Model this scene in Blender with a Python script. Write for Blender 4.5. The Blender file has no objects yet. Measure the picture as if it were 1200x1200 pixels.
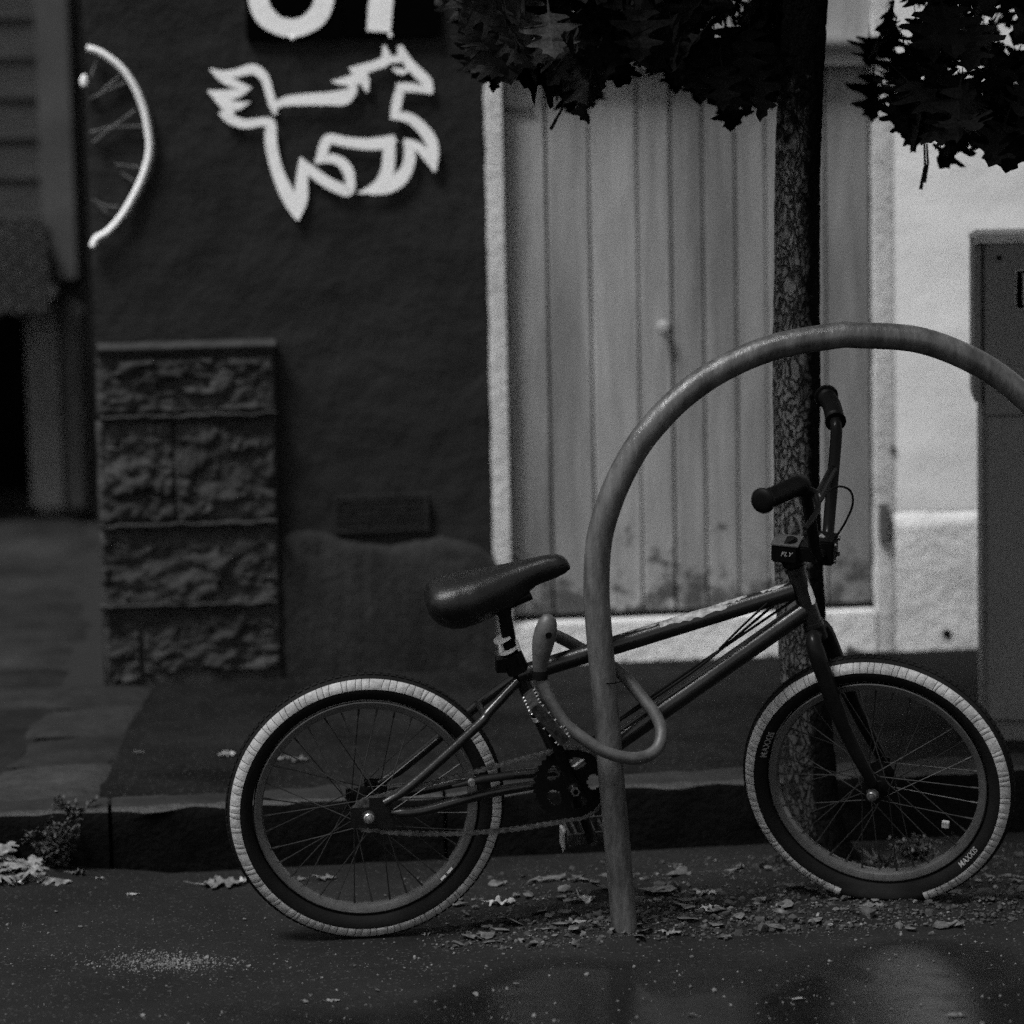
import bpy, bmesh, math, random
import numpy as np
from mathutils import Vector, Matrix, noise
from mathutils.geometry import tessellate_polygon
rnd = random.Random(7)
R = math.radians
scene = bpy.context.scene
C = scene.collection

# ------------------------------------------------------------------ camera
F, CH, PITCH, ROLL = 3720.0, 1.5, R(6.75), R(1.15)          # focal length in photo pixels, camera height
fwd = Vector((0, math.cos(PITCH), -math.sin(PITCH)))
r0 = Vector((1, 0, 0)); u0 = r0.cross(fwd)
camr = r0*math.cos(ROLL) - u0*math.sin(ROLL)
camu = u0*math.cos(ROLL) + r0*math.sin(ROLL)
CAM = Vector((0, 0, CH))
cd = bpy.data.cameras.new('camera'); cam = bpy.data.objects.new('camera', cd); C.objects.link(cam)
cam.matrix_world = Matrix(((camr.x, camu.x, -fwd.x, CAM.x), (camr.y, camu.y, -fwd.y, CAM.y),
                           (camr.z, camu.z, -fwd.z, CAM.z), (0, 0, 0, 1)))
cd.sensor_width = 36; cd.lens = F/1200*36; cd.clip_end = 500
cd.dof.use_dof = True; cd.dof.focus_distance = 5.95; cd.dof.aperture_fstop = 2.4
scene.camera = cam

# ------------------------------------------------------------------ light
SUN_EL, SUN_AZ = 60.0, 222.0       # azimuth of the place the light comes from, degrees counted from +X
w = bpy.data.worlds.new('World'); scene.world = w; w.use_nodes = True
nt = w.node_tree; nt.nodes.clear()
sky = nt.nodes.new('ShaderNodeTexSky'); sky.sky_type = 'NISHITA'; sky.sun_disc = False
sky.sun_elevation = R(SUN_EL); sky.sun_rotation = R(90-SUN_AZ)
bw = nt.nodes.new('ShaderNodeRGBToBW'); bg = nt.nodes.new('ShaderNodeBackground'); wo = nt.nodes.new('ShaderNodeOutputWorld')
bg.inputs['Strength'].default_value = 0.09
nt.links.new(sky.outputs[0], bw.inputs[0]); nt.links.new(bw.outputs[0], bg.inputs[0]); nt.links.new(bg.outputs[0], wo.inputs[0])
sd = bpy.data.lights.new('sun', 'SUN'); sd.energy = 2.3; sd.angle = R(18)
so = bpy.data.objects.new('sun', sd); C.objects.link(so)
sdir = Vector((math.cos(R(SUN_EL))*math.cos(R(SUN_AZ)), math.cos(R(SUN_EL))*math.sin(R(SUN_AZ)), math.sin(R(SUN_EL))))
so.rotation_euler = (-sdir).to_track_quat('-Z', 'Y').to_euler()
scene.view_settings.view_transform = 'Standard'
scene.view_settings.look = 'None'; scene.view_settings.gamma = 1; scene.view_settings.use_curve_mapping = False
scene.view_settings.exposure = 0.95
scene.cycles.use_denoising = False; scene.cycles.use_adaptive_sampling = True; scene.cycles.adaptive_threshold = .05; scene.cycles.adaptive_min_samples = 24
scene.cycles.max_bounces = 6

# ------------------------------------------------------------------ frames of reference
def ray(px, py): return fwd + camr*((px-600)/F) + camu*((600-py)/F)
def hit(px, py, p0, n):
    d = ray(px, py); n = Vector(n); return CAM + d*((Vector(p0)-CAM).dot(n)/d.dot(n))
def gnd(px, py, z=0.0): return hit(px, py, (0, 0, z), (0, 0, 1))
SA = R(7.1)                                                   # the street runs 7.1 degrees off the X axis
U = Vector((math.cos(SA), math.sin(SA), 0)); V = Vector((-math.sin(SA), math.cos(SA), 0))
VW, VK, ZP = 8.097, 6.508, 0.13                               # wall plane, kerb face, pavement height
def S(u, v, z=0.0): return U*u + V*v + Vector((0, 0, z))
def wuz(px, py, off=0.0):                                     # street coordinates of a point of the wall plane
    q = hit(px, py, V*(VW-off), V); return q.dot(U), q.z
def guv(px, py, z=0.0):
    q = gnd(px, py, z); return q.dot(U), q.dot(V)
TH, LEAN = R(7.5), R(8)
BO = gnd(438, 1096)
BM = Matrix.Translation(BO) @ Matrix.Rotation(TH, 4, 'Z') @ Matrix.Rotation(LEAN, 4, 'X')   # bike frame: x forward, y to its left, z up

# ------------------------------------------------------------------ materials
MATS = {}
def mat(name, v=0.2, var=0.25, scale=8.0, rough=0.7, bump=0.0, bscale=60.0, metal=0.0, spec=0.4, rvar=0.0,
        stain=None, cracks=None, rand=0.0, streak=1.0, speck=None, coat=0.0, low=None):
    """grey procedural material; everything is driven by object-space noise"""
    m = bpy.data.materials.new(name); m.use_nodes = True; t = m.node_tree; N = t.nodes; L = t.links
    p = N['Principled BSDF']
    tc = N.new('ShaderNodeTexCoord'); mp = N.new('ShaderNodeMapping'); L.new(tc.outputs['Object'], mp.inputs[0])
    mp.inputs['Scale'].default_value = (1, 1, streak)
    def nz(s, det=5, r=0.6, vec=None):
        n = N.new('ShaderNodeTexNoise'); n.inputs['Scale'].default_value = s; n.inputs['Detail'].default_value = det
        n.inputs['Roughness'].default_value = r; L.new(vec or mp.outputs[0], n.inputs['Vector']); return n.outputs['Fac']
    tco = tc.outputs['Object']
    def rng(x, a, b, c, d):
        n = N.new('ShaderNodeMapRange'); n.inputs[1].default_value = a; n.inputs[2].default_value = b
        n.inputs[3].default_value = c; n.inputs[4].default_value = d; L.new(x, n.inputs[0]); return n.outputs[0]
    def mth(op, a, b):
        n = N.new('ShaderNodeMath'); n.operation = op
        for i, x in enumerate((a, b)):
            if isinstance(x, (int, float)): n.inputs[i].default_value = x
            else: L.new(x, n.inputs[i])
        return n.outputs[0]
    col = rng(nz(scale), 0.3, 0.7, v*(1-var), v*(1+var))
    col = mth('MULTIPLY', col, rng(nz(scale*6, 3), 0.3, 0.7, 1-var*0.4, 1+var*0.4))
    if rand:
        oi = N.new('ShaderNodeObjectInfo'); col = mth('MULTIPLY', col, rng(oi.outputs['Random'], 0, 1, 1-rand, 1+rand))
    if speck:                                                # light aggregate grains
        sc, thr, val = speck
        vo = N.new('ShaderNodeTexVoronoi'); vo.inputs['Scale'].default_value = sc; L.new(tc.outputs['Object'], vo.inputs['Vector'])
        sepc = N.new('ShaderNodeSeparateColor'); L.new(vo.outputs['Color'], sepc.inputs[0])
        msk = rng(sepc.outputs[0], thr, thr+0.06, 0, 1)
        mx = N.new('ShaderNodeMix'); L.new(msk, mx.inputs[0]); L.new(col, mx.inputs[2]); mx.inputs[3].default_value = val; col = mx.outputs[0]
    if stain:                                                # (scale, threshold, value) irregular dirt patches
        sc, thr, val = stain
        sn = nz(sc, 8, 0.7, tco)
        if low:                                              # (z0, z1, amount): splash dirt towards the foot of the thing
            sz_ = N.new('ShaderNodeSeparateXYZ'); L.new(tc.outputs['Object'], sz_.inputs[0]); sn = mth('ADD', sn, rng(sz_.outputs[2], low[0], low[1], low[2], 0))
        msk = rng(sn, thr, thr+0.06, 0, 1)
        mx = N.new('ShaderNodeMix'); L.new(msk, mx.inputs[0]); L.new(col, mx.inputs[2]); mx.inputs[3].default_value = val; col = mx.outputs[0]
    cc = N.new('ShaderNodeCombineColor')
    for i in range(3): L.new(col, cc.inputs[i])
    L.new(cc.outputs[0], p.inputs['Base Color'])
    if rvar: L.new(rng(nz(scale*1.7), 0.35, 0.65, max(0.03, rough-rvar), min(1, rough+rvar)), p.inputs['Roughness'])
    else: p.inputs['Roughness'].default_value = rough
    p.inputs['Metallic'].default_value = metal; p.inputs['Specular IOR Level'].default_value = spec
    p.inputs['Coat Weight'].default_value = coat; p.inputs['Coat Roughness'].default_value = 0.12
    if bump:
        b = N.new('ShaderNodeBump'); b.inputs['Strength'].default_value = 1.0; b.inputs['Distance'].default_value = bump
        L.new(nz(bscale, 6, 0.65), b.inputs['Height']); L.new(b.outputs[0], p.inputs['Normal'])
    m['rng'] = 0
    MATS[name] = m
    return m
M = {}
M['dark_paint'] = mat('dark_wall_paint', .0115, .22, 3, .8, .010, 14, spec=.2, stain=(2.3, .70, .022))
M['stone_paint'] = mat('painted_stone', .027, .45, 9, .85, .006, 60, spec=.2)
M['white_paint'] = mat('white_wall_paint', .66, .07, 2.2, .8, .0015, 30, stain=(5, .695, .30))
M['jamb_paint'] = mat('flaking_white_paint', .46, .12, 6, .7, .006, 40, stain=(14, .62, .16))
M['sill_paint'] = mat('dirty_white_paint', .60, .12, 7, .8, .008, 30, stain=(16, .66, .06), low=(-.03, .035, .26))
M['board'] = mat('grey_board_paint', .205, .38, 7, .6, .004, 40, rand=.20, streak=.10, stain=(11, .73, .06), low=(.06, .50, .34))
M['gap'] = mat('door_shadow_backing', .02, .1, 5, .9)
M['print_white'] = mat('white_sign_paint', .80, .05, 20, .6, .001, 60)
M['plate'] = mat('black_plate', .0015, .2, 10, .8, spec=.0)
M['asphalt'] = mat('road_asphalt', .0062, .6, 3.0, .85, .007, 190, rvar=.1, spec=.20, speck=(260, .945, .05))
M['pave'] = mat('pavement_asphalt', .0085, .6, 3, .9, .005, 170, spec=.04, speck=(260, .93, .04))
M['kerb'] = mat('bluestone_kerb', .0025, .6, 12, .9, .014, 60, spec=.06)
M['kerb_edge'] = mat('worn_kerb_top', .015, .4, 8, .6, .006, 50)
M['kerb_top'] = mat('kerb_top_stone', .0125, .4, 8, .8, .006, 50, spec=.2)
M['slab'] = mat('lane_stone', .0190, .5, 5, .9, .014, 30, rand=.32, spec=.1)
M['slab_base'] = mat('lane_mortar', .004, .3, 7, .95, .008, 40)
M['dirt'] = mat('dirt_bed', .02, .5, 14, .9, .012, 120)
M['crumb'] = mat('gravel_crumb', .085, .8, 40, .9, .002, 300)
M['soil_crumb'] = mat('soil_crumb', .028, .6, 40, .95, .002, 300)
M['dead_leaf'] = mat('dead_leaf', .15, .45, 50, .7, .002, 200, rand=.55)
M['plaster'] = mat('far_plaster', .029, .3, 4, .85, .006, 20, streak=5)
M['far_col'] = mat('far_column_paint', .10, .3, 5, .8, .004, 30)
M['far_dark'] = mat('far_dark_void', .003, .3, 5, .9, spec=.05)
M['awning'] = mat('corrugated_metal', .018, .3, 5, .5)
M['cab'] = mat('cabinet_paint', .088, .10, 5, .5, .001, 300, stain=(30, .72, .03))
M['cab_top'] = mat('cabinet_cap', .26, .15, 9, .5, .002, 80)
M['rack'] = mat('rack_painted_steel', .054, .60, 22, .36, .002, 90, metal=.15, spec=.4, streak=.25, rvar=.12, stain=(22, .66, .04))
M['lockm'] = mat('lock_rubber', .044, .4, 40, .5, .0006, 200)
M['frame'] = mat('bike_frame_paint', .026, .25, 12, .28, .0004, 200, metal=.75, spec=.4, coat=.14)
M['blackpl'] = mat('black_plastic', .0022, .2, 20, .5, .0005, 300, spec=.07)
M['blackmet'] = mat('black_metal', .004, .3, 20, .35, .0003, 200, metal=.0, spec=.05, coat=.04)
M['pedal_metal'] = mat('scuffed_pedal', .035, .8, 60, .4, .0006, 200, metal=.6)
M['steel'] = mat('bright_steel', .40, .2, 40, .3, .0003, 300, metal=.9)
M['rim'] = mat('rim_alloy', .11, .25, 15, .38, .0004, 200, metal=.7)
M['spoke'] = mat('spoke_steel', .028, .3, 30, .5, metal=.6)
M['chain'] = mat('chain_steel', .13, .6, 80, .4, metal=.8)
M['rubber'] = mat('tyre_rubber', .004, .3, 30, .8, .0008, 240, spec=.12)
M['white_rubber'] = mat('white_tyre_rubber', .27, .3, 26, .85, .0018, 160, spec=.15, stain=(30, .58, .19))
M['sidewrite'] = mat('sidewall_print', .16, .3, 60, .8)
M['sticker'] = mat('pale_sticker', .17, .8, 90, .5)
M['vinyl'] = mat('saddle_vinyl', .005, .4, 25, .34, .0008, 260, spec=.28)
M['white_plastic'] = mat('white_plastic', .7, .1, 20, .4)
M['reflector'] = mat('reflector_plastic', .22, .35, 160, .2)
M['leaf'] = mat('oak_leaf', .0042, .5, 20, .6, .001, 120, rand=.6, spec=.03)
M['twig'] = mat('twig_bark', .004, .3, 30, .8, spec=.1)
M['weed'] = mat('weed_leaf', .036, .5, 30, .7)

# bark: pale cracked bark on one side, shade painted black on the other
def bark():
    m = mat('oak_bark', .150, .3, 30, .9, .004, 150, spec=.05); t = m.node_tree; N = t.nodes; L = t.links; p = N['Principled BSDF']
    tc = N.new('ShaderNodeTexCoord')
    mp = N.new('ShaderNodeMapping'); mp.inputs['Scale'].default_value = (1, 1, .42); L.new(tc.outputs['Object'], mp.inputs[0])
    dn = N.new('ShaderNodeTexNoise'); dn.inputs['Scale'].default_value = 24; dn.inputs['Detail'].default_value = 4; L.new(mp.outputs[0], dn.inputs['Vector'])
    va = N.new('ShaderNodeVectorMath'); va.operation = 'SCALE'; va.inputs['Scale'].default_value = .075; L.new(dn.outputs['Color'], va.inputs[0])
    vb = N.new('ShaderNodeVectorMath'); vb.operation = 'ADD'; L.new(mp.outputs[0], vb.inputs[0]); L.new(va.outputs[0], vb.inputs[1])
    vo = N.new('ShaderNodeTexVoronoi'); vo.feature = 'DISTANCE_TO_EDGE'; vo.inputs['Scale'].default_value = 75; L.new(vb.outputs[0], vo.inputs['Vector'])
    mr = N.new('ShaderNodeMapRange'); mr.inputs[1].default_value = 0; mr.inputs[2].default_value = .16; L.new(vo.outputs[0], mr.inputs[0])
    b = N.new('ShaderNodeBump'); b.inputs['Distance'].default_value = .006; L.new(mr.outputs[0], b.inputs['Height'])
    old = [l for l in L if l.to_socket == p.inputs['Normal']][0]; L.new(old.from_socket, b.inputs['Normal']); L.new(b.outputs[0], p.inputs['Normal'])
    oc = [l for l in L if l.to_socket == p.inputs['Base Color']][0].from_socket
    m1 = N.new('ShaderNodeMix'); m1.data_type = 'RGBA'; m1.inputs[6].default_value = (.012, .012, .012, 1)
    L.new(mr.outputs[0], m1.inputs[0]); L.new(oc, m1.inputs[7])
    # unlit side painted dark: object x beyond the trunk's centre line, with a ragged edge
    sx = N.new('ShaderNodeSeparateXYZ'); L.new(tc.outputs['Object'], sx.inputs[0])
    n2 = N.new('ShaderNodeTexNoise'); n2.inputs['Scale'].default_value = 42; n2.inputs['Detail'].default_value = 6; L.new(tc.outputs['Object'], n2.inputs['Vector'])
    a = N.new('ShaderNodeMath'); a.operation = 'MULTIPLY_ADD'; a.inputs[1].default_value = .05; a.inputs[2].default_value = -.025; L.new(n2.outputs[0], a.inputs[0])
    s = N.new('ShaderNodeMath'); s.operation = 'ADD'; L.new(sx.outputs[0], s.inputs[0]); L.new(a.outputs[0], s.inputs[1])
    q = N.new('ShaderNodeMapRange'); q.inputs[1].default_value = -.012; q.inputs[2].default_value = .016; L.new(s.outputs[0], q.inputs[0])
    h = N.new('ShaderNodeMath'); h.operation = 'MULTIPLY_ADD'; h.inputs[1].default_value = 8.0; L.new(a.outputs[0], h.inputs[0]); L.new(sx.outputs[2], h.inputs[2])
    q2 = N.new('ShaderNodeMapRange'); q2.inputs[1].default_value = 1.40; q2.inputs[2].default_value = 1.56; L.new(h.outputs[0], q2.inputs[0])  # shade under the crown, painted onto the top of the trunk
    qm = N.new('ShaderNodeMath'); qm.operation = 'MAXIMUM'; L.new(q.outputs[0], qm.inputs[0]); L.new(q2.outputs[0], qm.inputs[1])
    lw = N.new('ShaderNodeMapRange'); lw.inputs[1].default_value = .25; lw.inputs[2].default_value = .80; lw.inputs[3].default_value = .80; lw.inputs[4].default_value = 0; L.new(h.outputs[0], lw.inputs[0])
    qx = N.new('ShaderNodeMath'); qx.operation = 'MAXIMUM'; L.new(qm.outputs[0], qx.inputs[0]); L.new(lw.outputs[0], qx.inputs[1]); qm = qx   # darker towards the foot
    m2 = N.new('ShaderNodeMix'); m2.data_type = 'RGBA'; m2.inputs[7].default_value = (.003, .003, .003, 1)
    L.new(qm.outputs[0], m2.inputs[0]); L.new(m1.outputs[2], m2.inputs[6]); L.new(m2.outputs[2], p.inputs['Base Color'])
    return m
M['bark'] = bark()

def wet(m):                                                   # wet film in the carriageway in front of the bike
    t = m.node_tree; N = t.nodes; L = t.links; p = N['Principled BSDF']
    tc = N.new('ShaderNodeTexCoord'); sx = N.new('ShaderNodeSeparateXYZ'); L.new(tc.outputs['Object'], sx.inputs[0])
    n = N.new('ShaderNodeTexNoise'); n.inputs['Scale'].default_value = 3.2; n.inputs['Detail'].default_value = 6; L.new(tc.outputs['Object'], n.inputs['Vector'])
    def mth(op, a, b, c=None):
        k = N.new('ShaderNodeMath'); k.operation = op
        for i, x in enumerate((a, b, c)):
            if x is None: continue
            if isinstance(x, (int, float)): k.inputs[i].default_value = x
            else: L.new(x, k.inputs[i])
        return k.outputs[0]
    # two shallow puddles plus a thin broken film between them
    def blob(cx, cy, rx, ry):
        dx = mth('MULTIPLY', mth('SUBTRACT', sx.outputs[0], cx), 1/rx); dy = mth('MULTIPLY', mth('SUBTRACT', sx.outputs[1], cy), 1/ry)
        return mth('SUBTRACT', 1.0, mth('ADD', mth('MULTIPLY', dx, dx), mth('MULTIPLY', dy, dy)))
    s = mth('MAXIMUM', blob(.74, 5.55, .20, .22), mth('MAXIMUM', blob(.08, 5.40, .26, .30), blob(.50, 5.15, 1.1, .55)))
    s = mth('ADD', s, mth('MULTIPLY_ADD', n.outputs[0], 1.6, -.85))
    r = N.new('ShaderNodeMapRange'); r.inputs[1].default_value = -.25; r.inputs[2].default_value = .55; L.new(s, r.inputs[0])
    old = [l for l in L if l.to_socket == p.inputs['Roughness']][0].from_socket
    fine = N.new('ShaderNodeTexNoise'); fine.inputs['Scale'].default_value = 22; fine.inputs['Detail'].default_value = 5; L.new(tc.outputs['Object'], fine.inputs['Vector'])
    fr = N.new('ShaderNodeMapRange'); fr.inputs[1].default_value = .35; fr.inputs[2].default_value = .65; fr.inputs[3].default_value = .10; fr.inputs[4].default_value = .24; L.new(fine.outputs[0], fr.inputs[0])
    mx = N.new('ShaderNodeMix'); L.new(r.outputs[0], mx.inputs[0]); L.new(old, mx.inputs[2]); L.new(fr.outputs[0], mx.inputs[3]); L.new(mx.outputs[0], p.inputs['Roughness'])
    b = [nd for nd in N if nd.type == 'BUMP'][0]
    oc = [l for l in L if l.to_socket == p.inputs['Base Color']][0].from_socket                        # wet asphalt is darker
    mc = N.new('ShaderNodeMix'); mc.data_type = 'RGBA'; mc.inputs[7].default_value = (.0035, .0035, .0035, 1); L.new(r.outputs[0], mc.inputs[0]); L.new(oc, mc.inputs[6]); L.new(mc.outputs[2], p.inputs['Base Color'])
    d = mth('MULTIPLY_ADD', r.outputs[0], -.0047, .005); L.new(d, b.inputs['Distance'])
wet(M['asphalt'])

# ------------------------------------------------------------------ mesh helpers
class MB:
    def __init__(s): s.v = []; s.f = []
    def add(s, vs, fs):
        o = len(s.v); s.v += [tuple(x) for x in vs]; s.f += [tuple(i+o for i in f) for f in fs]; return s
    def box(s, a, b, f=None):
        x0, y0, z0 = a; x1, y1, z1 = b
        vs = [Vector(p) for p in ((x0,y0,z0),(x1,y0,z0),(x1,y1,z0),(x0,y1,z0),(x0,y0,z1),(x1,y0,z1),(x1,y1,z1),(x0,y1,z1))]
        if f: vs = [f(p) for p in vs]
        return s.add(vs, [(0,3,2,1),(4,5,6,7),(0,1,5,4),(1,2,6,5),(2,3,7,6),(3,0,4,7)])
    def tube(s, pts, rad, n=12, cap=True, closed=False, flat=1.0):
        pts = [Vector(p) for p in pts]; k = len(pts)
        rad = [rad]*k if isinstance(rad, (int, float)) else list(rad)
        vs = []; ref = None
        for i, p in enumerate(pts):
            a = pts[i-1] if (i or closed) else p; b = pts[(i+1) % k] if (i < k-1 or closed) else p
            t = (b-a).normalized()
            if ref is None:
                ref = t.orthogonal().normalized()
            ref = (ref - t*ref.dot(t)).normalized(); bi = t.cross(ref)
            for j in range(n):
                an = 2*math.pi*j/n; vs.append(p + (ref*math.cos(an) + bi*math.sin(an)*flat)*rad[i])
        fs = []
        for i in range(k if closed else k-1):
            for j in range(n):
                a = i*n+j; b = i*n+(j+1) % n; i2 = (i+1) % k; fs.append((a, b, i2*n+(j+1) % n, i2*n+j))
        if cap and not closed: fs += [tuple(range(n))[::-1], tuple((k-1)*n+j for j in range(n))]
        return s.add(vs, fs)
    def lathe(s, prof, n=48, mtx=None):                      # prof: (radius, axial); axis = local Y
        vs = []
        for r, a in prof:
            for j in range(n):
                an = 2*math.pi*j/n; p = Vector((r*math.cos(an), a, r*math.sin(an))); vs.append(mtx @ p if mtx else p)
        k = len(prof); fs = []
        for i in range(k-1):
            for j in range(n): fs.append((i*n+j, (i+1)*n+j, (i+1)*n+(j+1) % n, i*n+(j+1) % n))
        return s.add(vs, fs)
    def sphere(s, c, r, n=8):
        c = Vector(c); r = (r, r, r) if isinstance(r, (int, float)) else r
        vs = [c+Vector((0,0,r[2]))]; m = n//2
        for i in range(1, m):
            for j in range(n):
                a = math.pi*i/m; b = 2*math.pi*j/n
                vs.append(c+Vector((r[0]*math.sin(a)*math.cos(b), r[1]*math.sin(a)*math.sin(b), r[2]*math.cos(a))))
        vs.append(c-Vector((0,0,r[2]))); fs = []
        for j in range(n): fs.append((0, 1+j, 1+(j+1) % n))
        for i in range(m-2):
            for j in range(n): a = 1+i*n; fs.append((a+j, a+n+j, a+n+(j+1) % n, a+(j+1) % n))
        a = 1+(m-2)*n
        for j in range(n): fs.append((a+j, len(vs)-1, a+(j+1) % n))
        return s.add(vs, fs)
    def grid(s, P, nu, nv, closed_u=False):                  # P(i, j) -> point
        vs = [P(i, j) for i in range(nu) for j in range(nv)]; fs = []
        for i in range(nu if closed_u else nu-1):
            for j in range(nv-1):
                i2 = (i+1) % nu; fs.append((i*nv+j, i2*nv+j, i2*nv+j+1, i*nv+j+1))
        return s.add(vs, fs)
    def mesh(s, name, m, smooth=True, angle=40, bevel=0):
        me = bpy.data.meshes.new(name); me.from_pydata(s.v, [], s.f); me.update()
        bm = bmesh.new(); bm.from_mesh(me)
        if bevel: bmesh.ops.bevel(bm, geom=[e for e in bm.edges if e.calc_face_angle(0) > .5], offset=bevel, segments=2, affect='EDGES')
        bmesh.ops.recalc_face_normals(bm, faces=bm.faces); bm.to_mesh(me); bm.free()
        if smooth:
            for p in me.polygons: p.use_smooth = True
            try: me.set_sharp_from_angle(angle=R(angle))
            except Exception: pass
        me.materials.append(M[m] if isinstance(m, str) else m)
        return me
    def obj(s, name, m, parent=None, **k):
        return link(name, s.mesh(name, m, **k), parent)
def link(name, me, parent=None):
    o = bpy.data.objects.new(name, me); C.objects.link(o)
    if parent: o.parent = parent
    return o
def tag(o, label=None, cat=None, group=None, kind=None):
    if label: o['label'] = label
    if cat: o['category'] = cat
    if group: o['group'] = group
    if kind: o['kind'] = kind
    return o
def thing(name, label, cat, loc=(0,0,0), group=None, mtx=None):
    o = bpy.data.objects.new(name, None); C.objects.link(o); o.empty_display_size = .1
    if mtx is not None: o.matrix_world = mtx
    else: o.location = loc
    return tag(o, label, cat, group)
def bez(pts, n=8):                                           # Catmull-Rom through the points
    pts = [Vector(p) for p in pts]; out = []
    for i in range(len(pts)-1):
        p0 = pts[max(i-1, 0)]; p1 = pts[i]; p2 = pts[i+1]; p3 = pts[min(i+2, len(pts)-1)]
        for k in range(n):
            t = k/n; out.append(.5*((2*p1)+(p2-p0)*t+(2*p0-5*p1+4*p2-p3)*t*t+(3*p1-p0-3*p2+p3)*t**3))
    out.append(pts[-1]); return out
def lerp_tab(tab, x):
    if x <= tab[0][0]: return tab[0][1]
    for (a, b), (c, d) in zip(tab, tab[1:]):
        if x <= c: return b+(d-b)*(x-a)/(c-a)
    return tab[-1][1]

# ================================================================== SETTING
# ---- road: one sheet, fine near the bike, with a low bed of dirt along the gutter
def mound(u, v):
    a = min(1, max(0, (.27-abs(v-5.98)+.03*noise.noise(Vector((u*6, 0, 0))))/.09)); b = min(1, max(0, (u-.62)/.25))*min(1, max(0, (2.6-u)/.5))
    k = a*a*(3-2*a)*b
    return k
def road_z(u, v):
    z = .0025*noise.noise(Vector((u*3, v*3, 0)))*1.2
    d = max(0, 1-max(0, VK-v)/.25)
    z += -.010*d*(1-mound(u, v)) if v > 6.2 else 0
    z += .055*min(1, max(0, (.08-u)/.40))*min(1, max(0, (v-6.15)/.30))
    k = mound(u, v)
    if k > 0: z += k*(.018+.012*noise.fractal(Vector((u*11, v*16, 2)), .7, 2, 5))+.016*math.exp(-((u-.925)**2+(v-5.76)**2)/.005)
    return z
us = sorted(set([-60,-30,-15,-8,-5,-3.5,-2.6]+[round(-2+i*.02, 3) for i in range(0, 231)]+[3.2,4,6,10,20,40,60]))
vs_ = sorted(set([-60,-30,-12,-4,0,2,3,4,4.5]+[round(4.8+i*.016, 3) for i in range(0, 107)]+[VK+.03]))
b = MB(); b.grid(lambda i, j: S(us[i], vs_[j], road_z(us[i], vs_[j]) if -2.1 < us[i] < 2.7 and vs_[j] > 4.7 else 0), len(us), len(vs_))
tag(b.obj('road', 'asphalt'), kind='structure')
b = MB(); b.box((-60, VK+.035, -.03), (60, 70, -.005), lambda p: S(*p)); tag(b.obj('ground', 'pave', smooth=False), kind='structure')

# ---- kerb of bluestone pieces
kerb = bpy.data.objects.new('kerb', None); C.objects.link(kerb); tag(kerb, kind='structure')
u = -3.6; k = 0
while u < 4.5:
    L_ = .62+.35*rnd.random(); top = ZP+.002 + (rnd.random()-.5)*.008 - (.022 if u < -1.15 else 0); fo = rnd.random()*.008
    nu, nw = 22, 9
    def kp(i, j, u=u, L_=L_, top=top, fo=fo):
        uu = u+.004+(L_-.008)*i/(nu-1)
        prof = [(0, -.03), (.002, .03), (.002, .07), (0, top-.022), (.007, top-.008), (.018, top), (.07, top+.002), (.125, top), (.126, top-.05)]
        dv, z = prof[j]; n = noise.fractal(Vector((uu*11, j*.8, 3)), .9, 2, 4)+(1.3*min(0, noise.noise(Vector((uu*23, 5, 1)))+.12) if j in (3, 4) else 0)
        return S(uu, VK+fo+dv+n*.012, z+n*.006 if z > 0 else z)
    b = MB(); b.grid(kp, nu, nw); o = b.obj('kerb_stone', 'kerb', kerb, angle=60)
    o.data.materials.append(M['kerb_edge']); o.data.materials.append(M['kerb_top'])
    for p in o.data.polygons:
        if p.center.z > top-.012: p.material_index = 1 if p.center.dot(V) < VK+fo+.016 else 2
    u += L_

# ---- pavement: dark asphalt behind the kerb, right of the lane crossing
uc0, vc0 = guv(128, 802, ZP)                                  # building corner
uc1, vc1 = guv(52, 912, ZP)                                   # where the lane edging meets the kerb
uc0 = wuz(127, 790)[0]
nP = 46
def pp(i, j):
    t = j/(nP-1); v = VK+.128+(VW+.02-VK-.128)*t
    ul = uc1+(uc0-uc1)*min(1, max(0, (v-vc1)/(VW-vc1)))+.12
    uu = ul+(6-ul)*(i/89)**1.6
    z = ZP+.004*noise.noise(Vector((uu*2.5, v*2.5, 5)))-.012*max(0, 1-(v-VK-.128)/.05)
    return S(uu, v, z)
b = MB(); b.grid(pp, 90, nP); tag(b.obj('pavement', 'pave'), kind='structure')
# lane crossing: big worn stone slabs with open joints
lane = MB(); lane.box((-9, VK+.13, -.02), (uc0+.6, VW-.02, ZP-.014), lambda p: S(*p)); lane.box((-9, VW-.02, -.02), (uc0, 14, ZP-.014), lambda p: S(*p))
lane = tag(lane.obj('lane', 'slab_base', smooth=False), kind='structure')
def slab(q, zt, name='paving_slab', m='slab', parent=None, drop=.030):
    nn = 7; seed = rnd.random()*50; b = MB()
    def P(i, j):
        s, t = i/(nn-1), j/(nn-1)
        x = (q[0][0]*(1-s)+q[1][0]*s)*(1-t)+(q[3][0]*(1-s)+q[2][0]*s)*t
        y = (q[0][1]*(1-s)+q[1][1]*s)*(1-t)+(q[3][1]*(1-s)+q[2][1]*s)*t
        e = (i in (0, nn-1)) or (j in (0, nn-1))
        return S(x, y, zt-(drop if e else 0)+.012*noise.noise(Vector((x*4, y*4, seed))))
    b.grid(P, nn, nn); return b.obj(name, m, parent, angle=70)
v = VW-.30; row = 0
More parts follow.
